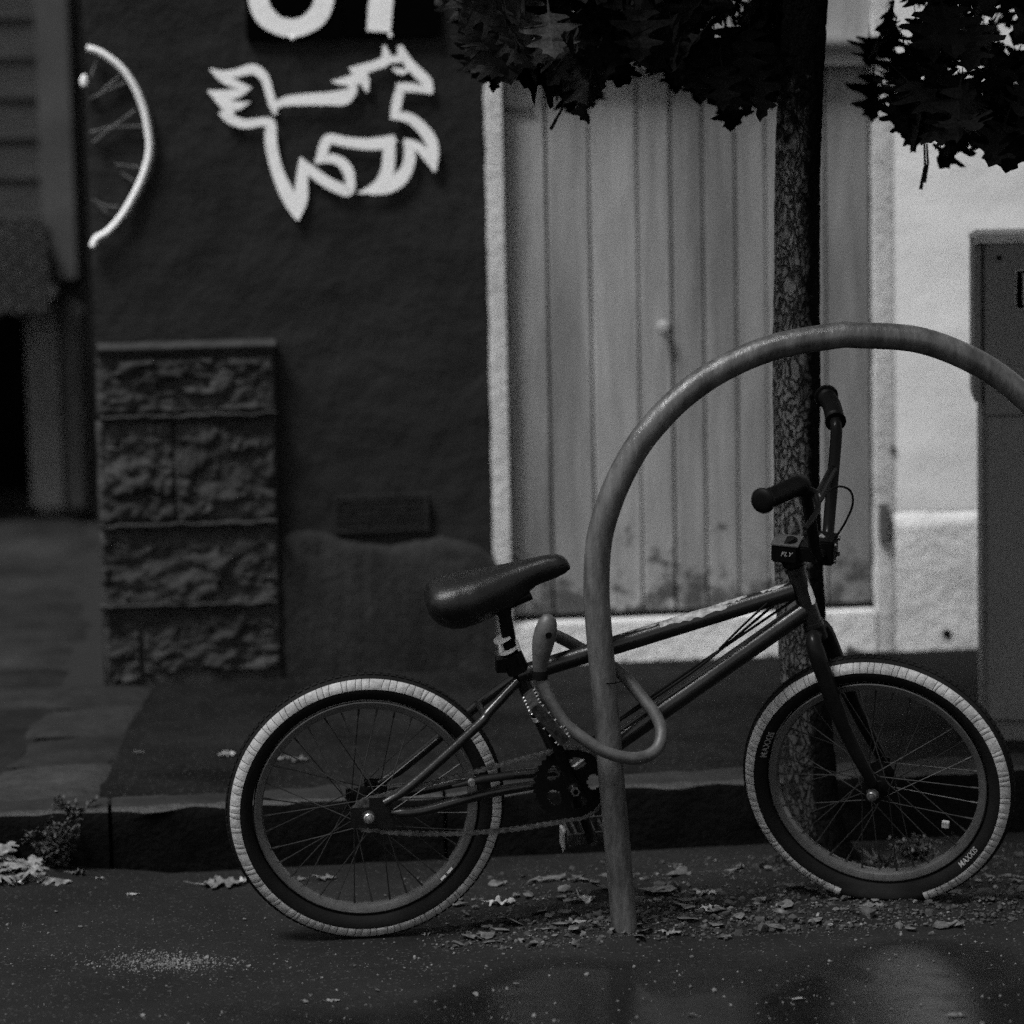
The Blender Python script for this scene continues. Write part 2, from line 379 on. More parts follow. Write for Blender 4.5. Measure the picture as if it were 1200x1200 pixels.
while v < 13:
    d = .28+.10*rnd.random()+.03*row; umax = uc0-.01 if v > VW-.35 else uc0-.02; x = umax
    while x > -3.4:
        L_ = .45+.5*rnd.random()
        slab([(x-L_+.012, v+.012), (x-.004, v+.012), (x-.004, v+d-.008), (x-L_+.012, v+d-.008)], ZP+(rnd.random()-.5)*.014, parent=lane)
        x -= L_
    v += d; row += 1
# smoother concrete apron between the slabs and the kerb
q = [(-6, VK+.135), (uc1-.12, VK+.135), (uc0-.12, VW-.31), (-6, VW-.31)]
M['apron'] = mat('worn_concrete', .0120, .5, 4, .9, .006, 70, spec=.08, stain=(6, .62, .007))
b = MB(); b.grid(lambda i, j: S((q[0][0]+(q[1][0]-q[0][0])*(i/50)**.5)*(1-j/24)+(q[3][0]+(q[2][0]-q[3][0])*(i/50)**.5)*j/24, q[0][1]+(q[3][1]-q[0][1])*j/24,
      ZP-.004+.006*noise.noise(Vector((i*.3, j*.4, 9)))), 51, 25); tag(b.obj('driveway', 'apron'), kind='structure')
# edging stones from the building corner down to the kerb
edge = bpy.data.objects.new('lane_edging', None); C.objects.link(edge); tag(edge, kind='structure')
ts = [0, .27, .52, .78, 1.0]
for a, c in zip(ts, ts[1:]):
    ua, va = uc1+(uc0-uc1)*a, VK+.135+(VW-.03-VK-.135)*a; ub, vb = uc1+(uc0-uc1)*c, VK+.135+(VW-.03-VK-.135)*c
    slab([(ua-.13, va+.006), (ua+.115, va+.006), (ub+.115, vb-.006), (ub-.13, vb-.006)], ZP+.006+(rnd.random()-.5)*.006, 'edging_stone', 'slab', edge, .012)

# ================================================================== BUILDING with door
bld = thing('building', 'dark painted street building with a pale boarded door and rough stone pier', 'building', S(0, VW, ZP))
def WB(u0_, u1_, z0, z1, v0=VW, v1=VW+.35): b = MB(); return b.box((u0_, v0, z0), (u1_, v1, z1), lambda p: S(*p)-bld_loc)
bld_loc = S(0, VW, ZP)
def wobj(b, name, m, parent=bld, **k): return b.obj(name, m, parent, **k)
uL = wuz(106, 300)[0]; uJ0 = wuz(573, 400)[0]; uJ1 = wuz(593, 400)[0]; uD1 = wuz(1026, 500)[0]; uF1 = wuz(1046, 560)[0]
zS = wuz(800, 722)[1]; zLin = wuz(995, 76)[1]; zLt = wuz(995, 42)[1]; zTop = 4.2
# dark wall: sheet with gentle unevenness on a solid body
def wall_sheet(u0_, u1_, z0, z1, m, name, nx, nz, amp, seed, fine=0):
    b = MB()
    def P(i, j):
        uu = u0_+(u1_-u0_)*i/(nx-1); z = z0+(z1-z0)*j/(nz-1); e = i in (0, nx-1)
        n = noise.fractal(Vector((uu*3.5, z*5.5, seed)), .85, 2, 5)
        return S(uu, VW-amp*.5-amp*n*.5 if not e else VW-amp*.3, z)-bld_loc
    b.grid(P, nx, nz); o = wobj(b, name, m, angle=80); return o
wobj(WB(uL, uJ0, ZP-.02, zTop, VW+.03, VW+.5), 'wall_body', 'dark_paint', smooth=False)
wall_sheet(uL, uJ0, ZP-.02, zTop, 'dark_paint', 'painted_wall', 120, 240, .011, 3)
wobj(WB(uL-.003, uL, ZP-.02, zTop, VW-.006, VW+6), 'side_wall', 'dark_paint', smooth=False)
wobj(WB(uF1, 6, ZP-.02, zTop, VW+.03, VW+.5), 'wall_body', 'white_paint', smooth=False)
zLedge = wuz(1090, 598)[1]
wall_sheet(uF1, 6, zLedge, zTop, 'white_paint', 'white_wall', 90, 160, .008, 8)
def lowp(i, j):
    uu = uF1+(6-uF1)*i/59; z = ZP-.02+(zLedge-ZP+.02)*j/19; top = j == 19
    return S(uu, VW-.022+(.020 if top else 0)-.006*noise.fractal(Vector((uu*4, z*5, 1)), .8, 2, 4), z-(.0 if top else .006))-bld_loc
b = MB(); b.grid(lowp, 60, 20); wobj(b, 'wall_base', 'sill_paint', angle=80)
# jambs, lintel, threshold
def strip(u0_, u1_, z0, z1, prou, m, name, n=60):
    b = MB()
    def P(i, j):
        z = z0+(z1-z0)*i/(n-1); n0 = .004*noise.fractal(Vector((z*14, 3, u0_)), .7, 2, 4)
        return S([u0_-.001+n0, u0_+n0, (u0_+u1_)/2, u1_, u1_][j], [VW+.03, VW-prou, VW-prou-.002, VW-prou, VW+.12][j], z)-bld_loc
    b.grid(P, n, 5); return wobj(b, name, m)
strip(uJ0, uJ1, ZP, zLt, .012, 'jamb_paint', 'door_jamb')
strip(uD1, uF1+.002, ZP, zLt+.8, .006, 'jamb_paint', 'door_jamb')
wobj(WB(uJ1+.001, uD1-.001, ZP-.02, zS-.004, VW-.010, VW+.2), 'threshold', 'sill_paint', bevel=.004)
b = MB(); prof = [(VW+.1, zLin), (VW-.012, zLin), (VW-.012, zLin+.03), (VW-.03, zLin+.045), (VW-.034, zLt-.014), (VW-.03, zLt), (VW+.1, zLt)]
b.grid(lambda i, j: S(uJ1+(uF1-.03-uJ1)*i/10, prof[j][0], prof[j][1])-bld_loc, 11, len(prof)); wobj(b, 'lintel', 'board')
wobj(WB(uJ1, uD1, zLt, zLt+.5, VW+.02, VW+.06), 'transom_panel', 'board', smooth=False)
wobj(WB(uJ0, uF1, zLt+.5, zTop, VW-.004, VW+.4), 'upper_wall', 'white_paint', smooth=False)
# door of vertical boards: door > plank
door = wobj(WB(uJ1+.002, uD1-.002, zS, zLin, VW+.06, VW+.09), 'door', 'gap', smooth=False)
bx = [595, 645, 697, 751, 791, 829, 866, 903, 938, 972, 1025]
for i, (a, c) in enumerate(zip(bx, bx[1:])):
    gw = [.0020, .0045, .001, .0030, .0040, .0015, .0035, .001, .0025, .0040][i]; ua = wuz(a, 400)[0]+gw; ub = wuz(c, 400)[0]-gw; pr = .024+.007*rnd.random()
    b = MB(); n = 30
    def P(k, j):
        z = zS+.016+(zLin-zS-.020)*k/(n-1); wv = .0012*noise.noise(Vector((z*3, i*7, 0)))
        return S([ua, ua, ua+.0025, (ua+ub)/2, ub-.0025, ub, ub][j]+wv, [VW+.06, VW+.06-pr+.004, VW+.06-pr, VW+.06-pr-.0006*((i*37) % 3), VW+.06-pr, VW+.06-pr+.004, VW+.06][j], z)-bld_loc
    b.grid(P, n, 7); b.obj('plank', 'board', door, angle=14)
ku, kz = wuz(779, 384); p = S(ku, VW+.03, kz)-bld_loc
b = MB(); b.lathe([(0, -.035), (.012, -.034), (.017, -.028), (.012, -.020), (.007, -.014), (.008, 0), (.018, .002), (.018, .006)], 20, Matrix.Translation(p)); b.obj('door_knob', 'cab_top', door)
hu, hz = wuz(606, 126); b = MB(); b.box((uJ1+.004, VW+.018, hz-.006), (uJ1+.085, VW+.026, hz+.006), lambda p: S(*p)-bld_loc); b.obj('hinge', 'cab', door, bevel=.002)
hu, hz = wuz(1034, 612); b = MB(); b.box((hu-.012, VW-.022, hz-.05), (hu+.012, VW-.004, hz+.05), lambda p: S(*p)-bld_loc); wobj(b, 'hinge', 'cab', bevel=.003)
hu, hz = wuz(1108, 741); b = MB(); b.lathe([(0, -.026), (.012, -.027), (.013, -.02), (.013, 0)], 14, Matrix.Translation(S(hu, VW, hz)-bld_loc)); wobj(b, 'drain_pipe_end', 'far_dark')
hu, hz = wuz(1045, 525); b = MB(); b.sphere(S(hu, VW-.006, hz)-bld_loc, (.009, .006, .016)); wobj(b, 'wall_stain', 'cab')  # stain on the white wall, modelled as a small grey lump
# rough stone pier, every block an object
pier = wobj(WB(wuz(121, 600)[0], wuz(324, 600)[0], ZP-.02, wuz(200, 412)[1], VW-.040, VW+.01), 'stone_pier', 'stone_paint', smooth=False)
blocks = [(115, 322, 416, 488), (117, 204, 491, 615), (206, 323, 489, 612), (119, 326, 617, 713), (124, 166, 717, 802), (168, 328, 714, 792)]
for k, (x0, x1, y0, y1) in enumerate(blocks):
    ua, za = wuz(x0, y1, .05); ub, zb = wuz(x1, y0, .05); nx, nz = 56, 36; sd_ = k*13.7
    def P(i, j):
        s, t = (i-1)/(nx-3), (j-1)/(nz-3); ed = i in (0, nx-1) or j in (0, nz-1)
        s = min(1, max(0, s)); t = min(1, max(0, t))
        uu = ua+(ub-ua)*s; z = za+(zb-za)*t
        f = min(1, min(s, 1-s)*(ub-ua)/.010)*min(1, min(t, 1-t)*(zb-za)/.010)
        q_ = Vector((uu*12+z*5+sd_, z*24-uu*4, sd_))+Vector((noise.noise(Vector((uu*20, z*20, 1))), noise.noise(Vector((uu*20, z*20, 7))), 0))*.8; dd, pp_ = noise.voronoi(q_); n = (noise.noise(pp_[0]*3.1)*1.2+.3)+min(.25, (dd[1]-dd[0]))*.8+noise.fractal(Vector((uu*26, z*30, sd_)), .7, 2, 4)*.45
        e = .012*noise.noise(Vector((uu*14, z*14, sd_)))
        return S(uu+(e if s in (0, 1) else 0)*.4, VW-.036+(.02 if ed else 0)-(f**.7)*(.008+.020*n), z+(e*.5 if t in (0, 1) else 0))-bld_loc
    b = MB(); b.grid(P, nx, nz); b.obj('stone_block', 'stone_paint', pier, angle=50)
ua, za = wuz(114, 413, .06); ub, zb = wuz(323, 405, .06)
b = MB(); b.grid(lambda i, j: S(ua+(ub-ua)*i/30, [VW, VW-.058, VW-.064, VW-.05, VW][j], [za-.006, za-.006, za+.006, za+.014, za+.020][j]+.002*noise.noise(Vector((i*.7, j, 0))))-bld_loc, 31, 5); wobj(b, 'pier_cap', 'stone_paint')
for yy in (489, 616, 710):                                    # bed joints that stick out a little
    ua, za = wuz(117, yy+2, .06); ub, zb = wuz(324, yy-4, .06)
    b = MB(); b.grid(lambda i, j: S(ua+(ub-ua)*i/40, VW-.036-[0, .034, .040, .0][j]*(1+.5*noise.noise(Vector((i*.35, yy, 0)))), za+(zb-za)*i/40+[-.006, -.004, .003, .006][j]+.006*noise.noise(Vector((i*.25, yy, 4))))-bld_loc, 41, 4); b.obj('mortar_joint', 'stone_paint', pier)
# uneven plinth right of the pier, air vent above it
pl = [(328, 628), (345, 622), (380, 624), (400, 632), (430, 637), (460, 640), (490, 633), (520, 630), (560, 640), (577, 652)]
tab = []
for x, y in pl: a, c = wuz(x, y, .02); tab.append((a, c))
def P(i, j):
    uu = tab[0][0]+(uJ0-.001-tab[0][0])*i/79; zt = lerp_tab(tab, uu)+.003*noise.noise(Vector((uu*30, 0, 0)))
    tz = [0, .4, .75, .93, .985, 1.0, 1.004][j]; off = [.030, .032, .030, .026, .018, .006, -.01][j]
    n = noise.fractal(Vector((uu*7, tz*5, 4)), .8, 2, 4)
    return S(uu, VW-.010-off-.014*n*(j < 5), ZP-.02+(zt-ZP+.02)*tz)-bld_loc
b = MB(); M['plinth_paint'] = mat('plinth_paint', .0155, .45, 6, .85, .010, 30, spec=.15)
b.grid(P, 80, 7); wobj(b, 'wall_plinth', 'plinth_paint', angle=70)
ua, za = wuz(395, 620); ub, zb = wuz(497, 581)
vent = MB(); vent.box((ua, VW-.014, za), (ub, VW-.0135, zb), lambda p: S(*p)-bld_loc)
for e in ((ua-.008, ub+.008, zb, zb+.008), (ua-.008, ub+.008, za-.008, za), (ua-.008, ua, za, zb), (ub, ub+.008, za, zb)):
    vent.box((e[0], VW-.024, e[2]), (e[1], VW-.008, e[3]), lambda p: S(*p)-bld_loc)
vent = wobj(vent, 'air_vent', 'dark_paint')
for k in range(5):
    z = za+(zb-za)*(k+.5)/5; b = MB(); b.box((ua, VW-.023, z-.003), (ub, VW-.016, z+.0035), lambda p: S(*p)-bld_loc); b.obj('slat', 'dark_paint', vent)

# ---- far buildings at the back of the lane
q0 = gnd(60, 608, ZP); vf = q0.dot(V)
def fu(px, py, dv=0): q = hit(px, py, V*(vf-dv), V); return q.dot(U), q.z
far = thing('garage_building', 'blurred plastered garage building at the back of the side lane', 'building', S(0, vf, ZP)); fl = S(0, vf, ZP)
def FB(x0, x1, y0, y1, off, th, name, m, parent=far, **k):
    ua, za = fu(x0, y1, off); ub, zb = fu(x1, y0, off); b = MB(); b.box((ua, vf-off, za), (ub, vf-off+th, zb), lambda p: S(*p)-fl); return b.obj(name, m, parent, smooth=False, **k)
FB(-700, 74, -260, 352, 0, .4, 'upper_wall', 'plaster')
M['far_post'] = mat('far_post_paint', .045, .3, 5, .8)
FB(52, 72, -260, 330, .05, .05, 'corner_post', 'far_post', bevel=.01)
for k in range(7): FB(-200, 51, 20+k*47, 23+k*47, .012, .012, 'render_band', 'far_post')
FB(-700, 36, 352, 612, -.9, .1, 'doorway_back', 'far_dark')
FB(-700, -120, 352, 612, 0, .4, 'wall', 'plaster')
FB(37, 76, 352, 604, .02, .42, 'column', 'far_col', bevel=.03)
M['far_strip'] = mat('far_strip_paint', .014, .4, 6, .85, streak=.2)
FB(75.5, 180, -260, 604, .0, .3, 'side_wall', 'far_strip')
FB(80, 97, 350, 600, .04, .05, 'downpipe', 'far_post', bevel=.02)
# corrugated awning above the dark doorway
ua, za = fu(-260, 200, .02); ub, zb = fu(66, 372, .02); n = 96
zt = fu(20, 258, .02)[1]; zb_ = fu(20, 372, .6)[1]
aw = MB()
def P(i, j):
    t = i/(n-1); x = ua+(ub-.02-ua)*j/59; c_ = .020*math.sin(math.pi*2*9*(t-1.53*(x-ub)))
    return S(x, vf-.02-.30*t-c_, zt+(zb_-zt)*t+c_*.6)-fl
aw.grid(P, n, 60); aw.obj('awning', 'awning', far)
# building beyond, closing the left edge
b = MB(); b.box((-14, vf+.4, 0), (-3.2, vf+6, 5), lambda p: S(*p)-fl); b.obj('rear_wall', 'plaster', far, smooth=False)

# ================================================================== WALL THINGS
def stroke_mesh(b, strokes, X, off0=0.0, step=.0004, th=.0015):
    """each stroke: [(x, y, width), ...] in picture units, X maps (x, y, off) to a point"""
    for si, st in enumerate(strokes):
        pts = [Vector((a[0], a[1], 0)) for a in st]; wd = [a[2] for a in st]
        st = [(a[0], a[1], a[2]*.89) for a in st]; cp = bez([Vector((a[0], a[1], a[2])) for a in st], 5)
        pts = [Vector((p.x, p.y, 0)) for p in cp]; wd = [max(1, p.z) for p in cp]
        l, r = [], []
        for i, p in enumerate(pts):
            t = (pts[min(i+1, len(pts)-1)]-pts[max(i-1, 0)]).normalized(); n = Vector((-t.y, t.x, 0))
            l.append(p+n*wd[i]/2); r.append(p-n*wd[i]/2)
        off = off0+si*step
        vs = [X(p.x, p.y, off) for p in l]+[X(p.x, p.y, off) for p in r]; k = len(l)
        fs = [(i, i+1, k+i+1, k+i) for i in range(k-1)]
        b.add(vs, fs)
    return b
WF = .0185                                                    # print stands this far off the wall plane
def HX(x, y, off): u_, z_ = wuz(220+x/3.529, y/3.529, WF); return S(u_, VW-WF-off, z_)
horse = [
 [(92,285,8),(140,308,36),(200,302,38),(268,286,48),(315,318,42),(335,375,38),(350,430,36),(366,474,18)],
 [(98,290,10),(150,325,40),(210,352,34),(264,363,3)],
 [(84,376,10),(130,392,42),(200,388,42),(262,364,3)],
 [(100,392,8),(150,430,40),(205,438,40),(258,421,3)],
 [(130,465,10),(172,490,42),(235,512,42),(305,504,40),(343,512,44),(342,565,54),(352,640,54),(375,720,56),(408,795,66),(440,860,56),(456,912,12)],
 [(140,380,50),(160,430,60),(175,480,40)],
 [(453,908,16),(466,830,60),(471,760,56),(474,700,46),(468,650,10)],
 [(466,662,20),(510,705,46),(570,750,50),(630,780,52),(662,788,50),(672,760,44),(662,705,50),(630,668,46),(590,655,42),(548,660,36),(527,672,16)],
 [(548,670,44),(562,610,48),(584,574,46),(650,586,46),(740,596,52),(820,588,56),(858,570,36)],
 [(836,570,48),(832,640,56),(824,710,60),(790,762,48),(740,789,26),(703,797,6)],
 [(905,578,30),(918,640,52),(905,700,56),(870,746,66),(820,780,46),(750,798,16)],
 [(892,582,20),(945,602,38),(988,645,42),(1020,708,10)],
 [(1019,710,12),(1018,650,42),(1006,585,56),(966,527,52),(910,486,46),(838,478,34)],
 [(852,490,34),(864,425,46),(878,364,40)],
 [(862,362,40),(935,363,40),(1014,382,12)],
 [(1004,388,22),(988,340,50),(950,300,48),(908,255,44),(876,190,22)],
 [(872,190,12),(880,235,40),(850,246,30),(826,240,40),(811,188,14)],
 [(815,205,22),(816,250,46),(770,271,42),(700,291,46),(668,280,8)],
 [(690,290,30),(726,325,50),(741,382,8)],
 [(740,300,26),(700,325,52),(640,337,34),(594,336,6)],
 [(350,445,22),(400,420,42),(480,412,52),(580,408,60),(645,402,70),(682,372,40),(672,335,40)],
 [(846,283,10),(880,297,28),(916,290,6)]]
b = stroke_mesh(MB(), horse, HX, 0, .00035)
tag(b.obj('horse_sign', 'print_white', smooth=False), 'white outline of a running horse painted on the dark wall', 'wall sign')
def plate(x0, x1, y0, y1, strokes, label, char):
    ua, za = wuz(220+x0/3.529, y1/3.529, .02); ub, zb = wuz(220+x1/3.529, y0/3.529, .02)
    c = S((ua+ub)/2, VW, za); t = thing('number_plate', label, 'house number', c)
    b = MB(); b.box((ua, VW-.024, za), (ub, VW-.008, zb), lambda p: S(*p)-c); b.obj('backplate', 'plate', t, bevel=.002)
    def X(x, y, off): u_, z_ = wuz(220+x/3.529, y/3.529, .027); return S(u_, VW-.027-off, z_)-c
    b = stroke_mesh(MB(), strokes, X); b.obj('digit', 'print_white', t, smooth=False)
    b = MB(); b.sphere(X((x0+x1)/2 if char == '6' else x0+190, y1-8, .002), .006); b.obj('screw', 'print_white', t)
six = []
for k in range(0, 25):
    a = math.pi*2*k/24-math.pi/2; six.append((428+137*math.cos(a), -18+134*math.sin(a), 92 if abs(math.sin(a)) < .8 else 84))
plate(245, 622, -520, 166, [six, [(292, -20, 92), (295, -150, 92), (330, -290, 92), (390, -390, 90), (470, -440, 70)]], 'black plate with a white 6, left of the two above the horse', '6')
plate(648, 1028, -520, 156, [[(790, 131, 112), (796, 40, 112), (812, -80, 112), (850, -230, 112), (925, -400, 110)], [(690, -420, 84), (970, -420, 84)]], 'black plate with a white 7, right of the two above the horse', '7')
# half bicycle rim fixed on the wall near the corner
M['old_spoke'] = mat('old_spoke', .075, .5, 40, .8)
t = thing('wheel_ornament', 'white half bicycle rim mounted on the dark wall near the corner', 'wall ornament', S(uL+.05, VW, wuz(110, 290)[1]))
tl = S(uL+.05, VW, wuz(110, 290)[1])
def WX(x, y, off): u_, z_ = wuz(x/3.529, y/3.529, off); return S(u_, VW-off, z_)-tl
arc = [(358,200),(395,208),(440,232),(500,280),(550,350),(590,440),(610,530),(618,620),(597,710),(558,800),(505,890),(445,958),(400,985),(382,1020)]
b = MB(); b.tube(bez([WX(x, y, .028) for x, y in arc], 5), .0085, 8); b.obj('rim', 'print_white', t)
b = MB(); b.tube(bez([WX(x+16, y+6, .018) for x, y in arc[3:11]], 4), .006, 6); b.obj('double_arc', 'cab', t)  # fainter grey copy of the rim's arc, offset to the right
for st in ([(405,235),(375,320)], [(520,340),(370,410)], [(495,315),(420,380)], [(560,455),(385,590)], [(590,522),(455,528),(375,548)], [(590,694),(475,680)], [(500,715),(555,750)], [(380,820),(440,878)], [(490,858),(430,850),(390,830)]):
    b = MB(); b.tube([WX(x, y, .022) for x, y in st], .0034, 5); b.obj('spoke', 'old_spoke', t)
b = MB(); b.sphere(WX(348, 335, .026), (.011, .011, .017)); b.obj('hub_cap', 'print_white', t)

# ================================================================== CABINET
cu0 = guv(1150, 869, ZP)[0]; cv0 = guv(1180, 869, ZP)[1]
cbo = S(cu0, cv0, ZP)
CYM = Matrix.Translation(cbo) @ Matrix.Rotation(R(-13.5), 4, 'Z')
cab = thing('utility_cabinet', 'grey steel utility cabinet with a pale top edge at the right edge', 'cabinet', mtx=CYM)
def cz(px, py): q = hit(px, py, V*cv0, V); return q.dot(U), q.z
zt = cz(1170, 283)[1]; zt2 = zt+.009; zm = cz(1170, 487)[1]; CW = .62
CYAW = Matrix.Rotation(R(-13.5), 4, 'Z')
def CB(u0_, u1_, v0, v1, z0, z1, name, m, **k): b = MB(); b.box((u0_, v0, z0), (u1_, v1, z1), lambda p: S(*p)-cbo); return b.obj(name, m, cab, **k)
CB(cu0, cu0+CW, cv0+.012, cv0+.32, ZP, zt-.004, 'body', 'cab', bevel=.006)
CB(cu0+.010, cu0+CW-.01, cv0, cv0+.011, ZP+.05, zm-.003, 'door_panel', 'cab', bevel=.003)
CB(cu0+.006, cu0+CW-.006, cv0-.002, cv0+.011, zm+.001, zt-.006, 'door_panel', 'cab', bevel=.003)
CB(cu0-.016, cu0-.001, cv0+.004, cv0+.33, zm+.03, zt, 'hood_flange', 'cab', bevel=.002)
b = MB(); prof = [(cv0-.004, zt-.004), (cv0-.004, zt), (cv0+.014, zt+.017), (cv0+.31, zt+.018), (cv0+.33, zt)]
e0 = cu0-.018
b.grid(lambda i, j: S([e0, e0+.016, cu0+CW-.016, cu0+CW][i], prof[j][0], prof[j][1]-(.010 if i in (0, 3) and 0 < j < 4 else 0))-cbo, 4, 5); b.obj('hood', 'cab_top', cab, angle=25)
su, sz = cz(1170, 302); b = MB(); b.lathe([(0, -.004), (.005, -.004), (.006, 0)], 12, Matrix.Translation(S(su, cv0-.002, sz)-cbo)); b.obj('lock_screw', 'plate', cab)
ua, za = cz(1188, 362); ub, zb = cz(1240, 314)
CB(ua, ub, cv0-.006, cv0-.0025, za, zb, 'label_frame', 'cab_top', bevel=.001)
CB(ua+.003, ub-.003, cv0-.008, cv0-.0062, za+.003, zb-.003, 'label_plate', 'plate')
CB(ua+.017, ub-.012, cv0-.010, cv0-.0082, za+.009, zb-.009, 'label_window', 'cab_top')

# ================================================================== TREE
TY = 6.42
def tp(px, py): return hit(px, py, (0, TY, 0), (0, 1, 0))
cl = [((960, 1012), .080), ((957, 985), .064), ((952, 930), .056), ((947, 860), .053), ((941, 770), .050), ((934, 600), .0485), ((932, 400), .0475), ((934, 250), .047), ((938, 120), .046), ((944, 0), .045)]
cp = [(tp(*p), r) for p, r in cl]
cp = [(Vector((cp[0][0].x, TY, -.03)), .088)]+cp+[(cp[-1][0]+Vector((.02, .03, .6)), .042), (cp[-1][0]+Vector((.0, .05, 1.3)), .03), (cp[-1][0]+Vector((.05, .02, 2.1)), .012)]
base = Vector((cp[5][0].x, TY, 0))
tree = thing('oak_tree', 'slender street oak with pale cracked bark and dark lobed leaves by the kerb', 'tree', base)
ztab = [p.z for p, r in cp]
def trunk_at(z):
    tx = lerp_tab([(p.z, p.x) for p, r in cp], z); ty = lerp_tab([(p.z, p.y) for p, r in cp], z); rr = lerp_tab([(p.z, r) for p, r in cp], z); return Vector((tx, ty, z)), rr
nr, ns = 420, 72
def P(i, j):
    z = -.03+(2.2+.03)*(i/(nr-1)) if i < nr-20 else 2.2+(ztab[-1]-2.2)*(i-nr+20)/19
    c, r = trunk_at(z); a = 2*math.pi*j/ns
    d = Vector((math.cos(a), math.sin(a), 0)); q = Vector((d.x*r*58, d.y*r*58, z*26)) + Vector((noise.noise(Vector((z*20, a, 0))), noise.noise(Vector((z*20, a, 9))), 0))*.7
    ds, _ = noise.voronoi(q); cr = min(1, (ds[1]-ds[0])/.22)
    flare = .018*max(0, (.10-z)/.10)*max(0, math.sin(a*4+1)) if z < .1 else 0
    return c+d*(r*(1+.09*noise.noise(Vector((d.x*1.5, d.y*1.5, z*4)))+.03*noise.noise(Vector((d.x*4, d.y*4, z*16))))-.0034*(1-cr)*(.4+1.2*abs(noise.noise(Vector((d.x*4, d.y*4, z*7)))))+flare)-base
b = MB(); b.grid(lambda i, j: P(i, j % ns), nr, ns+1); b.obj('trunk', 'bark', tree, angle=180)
tipsB = []
rb = random.Random(11)
for k in range(15):
    z0 = 1.80+k*.11; c, r = trunk_at(z0); a = k*2.4+.4; L_ = .95*(1-.3*k/15)
    d = Vector((math.cos(a), math.sin(a)*.75, 0))
    pts = [c, c+d*L_*.25+Vector((0, 0, .10)), c+d*L_*.6+Vector((0, 0, .16)), c+d*L_+Vector((0, 0, .10))]
    pts = bez(pts, 5); b = MB(); b.tube([p-base for p in pts], [.016*(1-.8*i/(len(pts)-1)) for i in range(len(pts))], 7); b.obj('branch', 'twig', tree); tipsB.append(pts)
# one lobed oak leaf (unit length, stalk at the origin, tip at -Z, face towards -Y)
def leaf_mesh(seed):
    r = random.Random(seed); half = [(.015, 0), (.02, -.14), (.07, -.20), (.24, -.17), (.30, -.22), (.20, -.27), (.11, -.33), (.13, -.37), (.36, -.36), (.46, -.34), (.44, -.41), (.36, -.46), (.22, -.49), (.13, -.56), (.15, -.61), (.33, -.66), (.40, -.68), (.34, -.73), (.21, -.75), (.14, -.80), (.17, -.87), (.10, -.90), (.06, -.94), (0, -1.0)]
    vs = []; fs = []; wsc = .85+.3*r.random(); curl = .10+.25*r.random(); bend = (r.random()-.3)*.35
    def W(x, z, side): return (x*side*wsc, -abs(x)*curl*(1 if r.random() < 2 else 0)+bend*z*z+.02*math.sin(z*20+x*9), z)
    n = len(half)
    for side in (1, -1):
        o = len(vs)
        for x, z in half: vs.append(W(x*(.9+.2*r.random()), z+.02*(r.random()-.5), side)); 
        for x, z in half: vs.append(W(0, z, side))
        for i in range(n-1): fs.append((o+i, o+i+1, o+n+i+1, o+n+i) if side > 0 else (o+i+1, o+i, o+n+i, o+n+i+1))
    o = len(vs); vs += [(-.008, 0, .25), (.008, 0, .25), (.012, .0, 0), (-.012, 0, 0)]; fs.append((o, o+1, o+2, o+3))
    b = MB(); b.add(vs, fs); return b
LM = [leaf_mesh(s) for s in range(6)]
M['leaf_sunlit'] = mat('oak_leaf_sunlit', .014, .5, 20, .6, .001, 120, rand=.6, spec=.1)  # lit copy of the oak leaf: sunlight put into the colour
LMESH = [b.mesh('leaf', 'leaf', angle=70) for b in LM]; LMESH2 = [b.mesh('leaf', 'leaf_sunlit', angle=70) for b in LM]
prof_px = [(500, 10), (520, 40), (535, 92), (575, 118), (610, 108), (635, 112), (655, 150), (700, 150), (722, 112), (745, 95), (790, 108), (820, 135), (868, 160), (900, 140), (925, 130), (958, 128), (966, 90), (970, -60), (1022, -60), (1030, 100), (1035, 185), (1065, 178), (1085, 205), (1130, 214), (1160, 192), (1220, 188), (1300, 200)]
zmin = [(tp(x, y).x, tp(x, y).z) for x, y in prof_px]
rl = random.Random(5); leaves = []
def try_leaf(X, Y, z):
    if .50 < X < .72 and z < 2.1 and Y < TY+.06: Y = TY+.06+rl.random()*.5
    L_ = .085+.05*rl.random(); zb = lerp_tab(zmin, X)
    a = rl.gauss(0, .55); sx = X+L_*math.sin(a)*.9
    for f in (.5, 1):
        xx = X-math.sin(a)*L_*f; zz = z-math.cos(a)*L_*f
        if zz < lerp_tab(zmin, xx)-.012: return
        if f == .5 and (zz-.03 < lerp_tab(zmin, xx+.032) or zz-.03 < lerp_tab(zmin, xx-.032)): return
    if X < zmin[0][0]+.02: return
    rot = Matrix.Rotation(rl.gauss(0, .9), 4, 'Z') if rl.random() < .75 else Matrix.Rotation(rl.random()*6.28, 4, 'Z')
    m = Matrix.Translation((X, Y, z)) @ Matrix.Rotation(a, 4, 'Y') @ Matrix.Rotation(rl.gauss(-.1, .45), 4, 'X') @ rot @ Matrix.Scale(L_, 4)
    leaves.append((m, rl.randrange(6), z))
X0, X1 = zmin[0][0], zmin[-1][0]
edge_leaves = 0
for X in np.arange(X0+.05, X1, .028):                         # hanging fringe along the bottom of the crown
    for k in range(3): try_leaf(X+rl.uniform(-.02, .02), TY+rl.uniform(-.4, .4), lerp_tab(zmin, X)+.10+rl.random()*.06)
n = 0
while n < 1000:
    X = rl.uniform(X0, X1); zb = lerp_tab(zmin, X); z = zb+.07+rl.random()*max(.05, (2.12-zb)); Y = TY+rl.uniform(-.55, .55)
    try_leaf(X, Y, z); n += 1
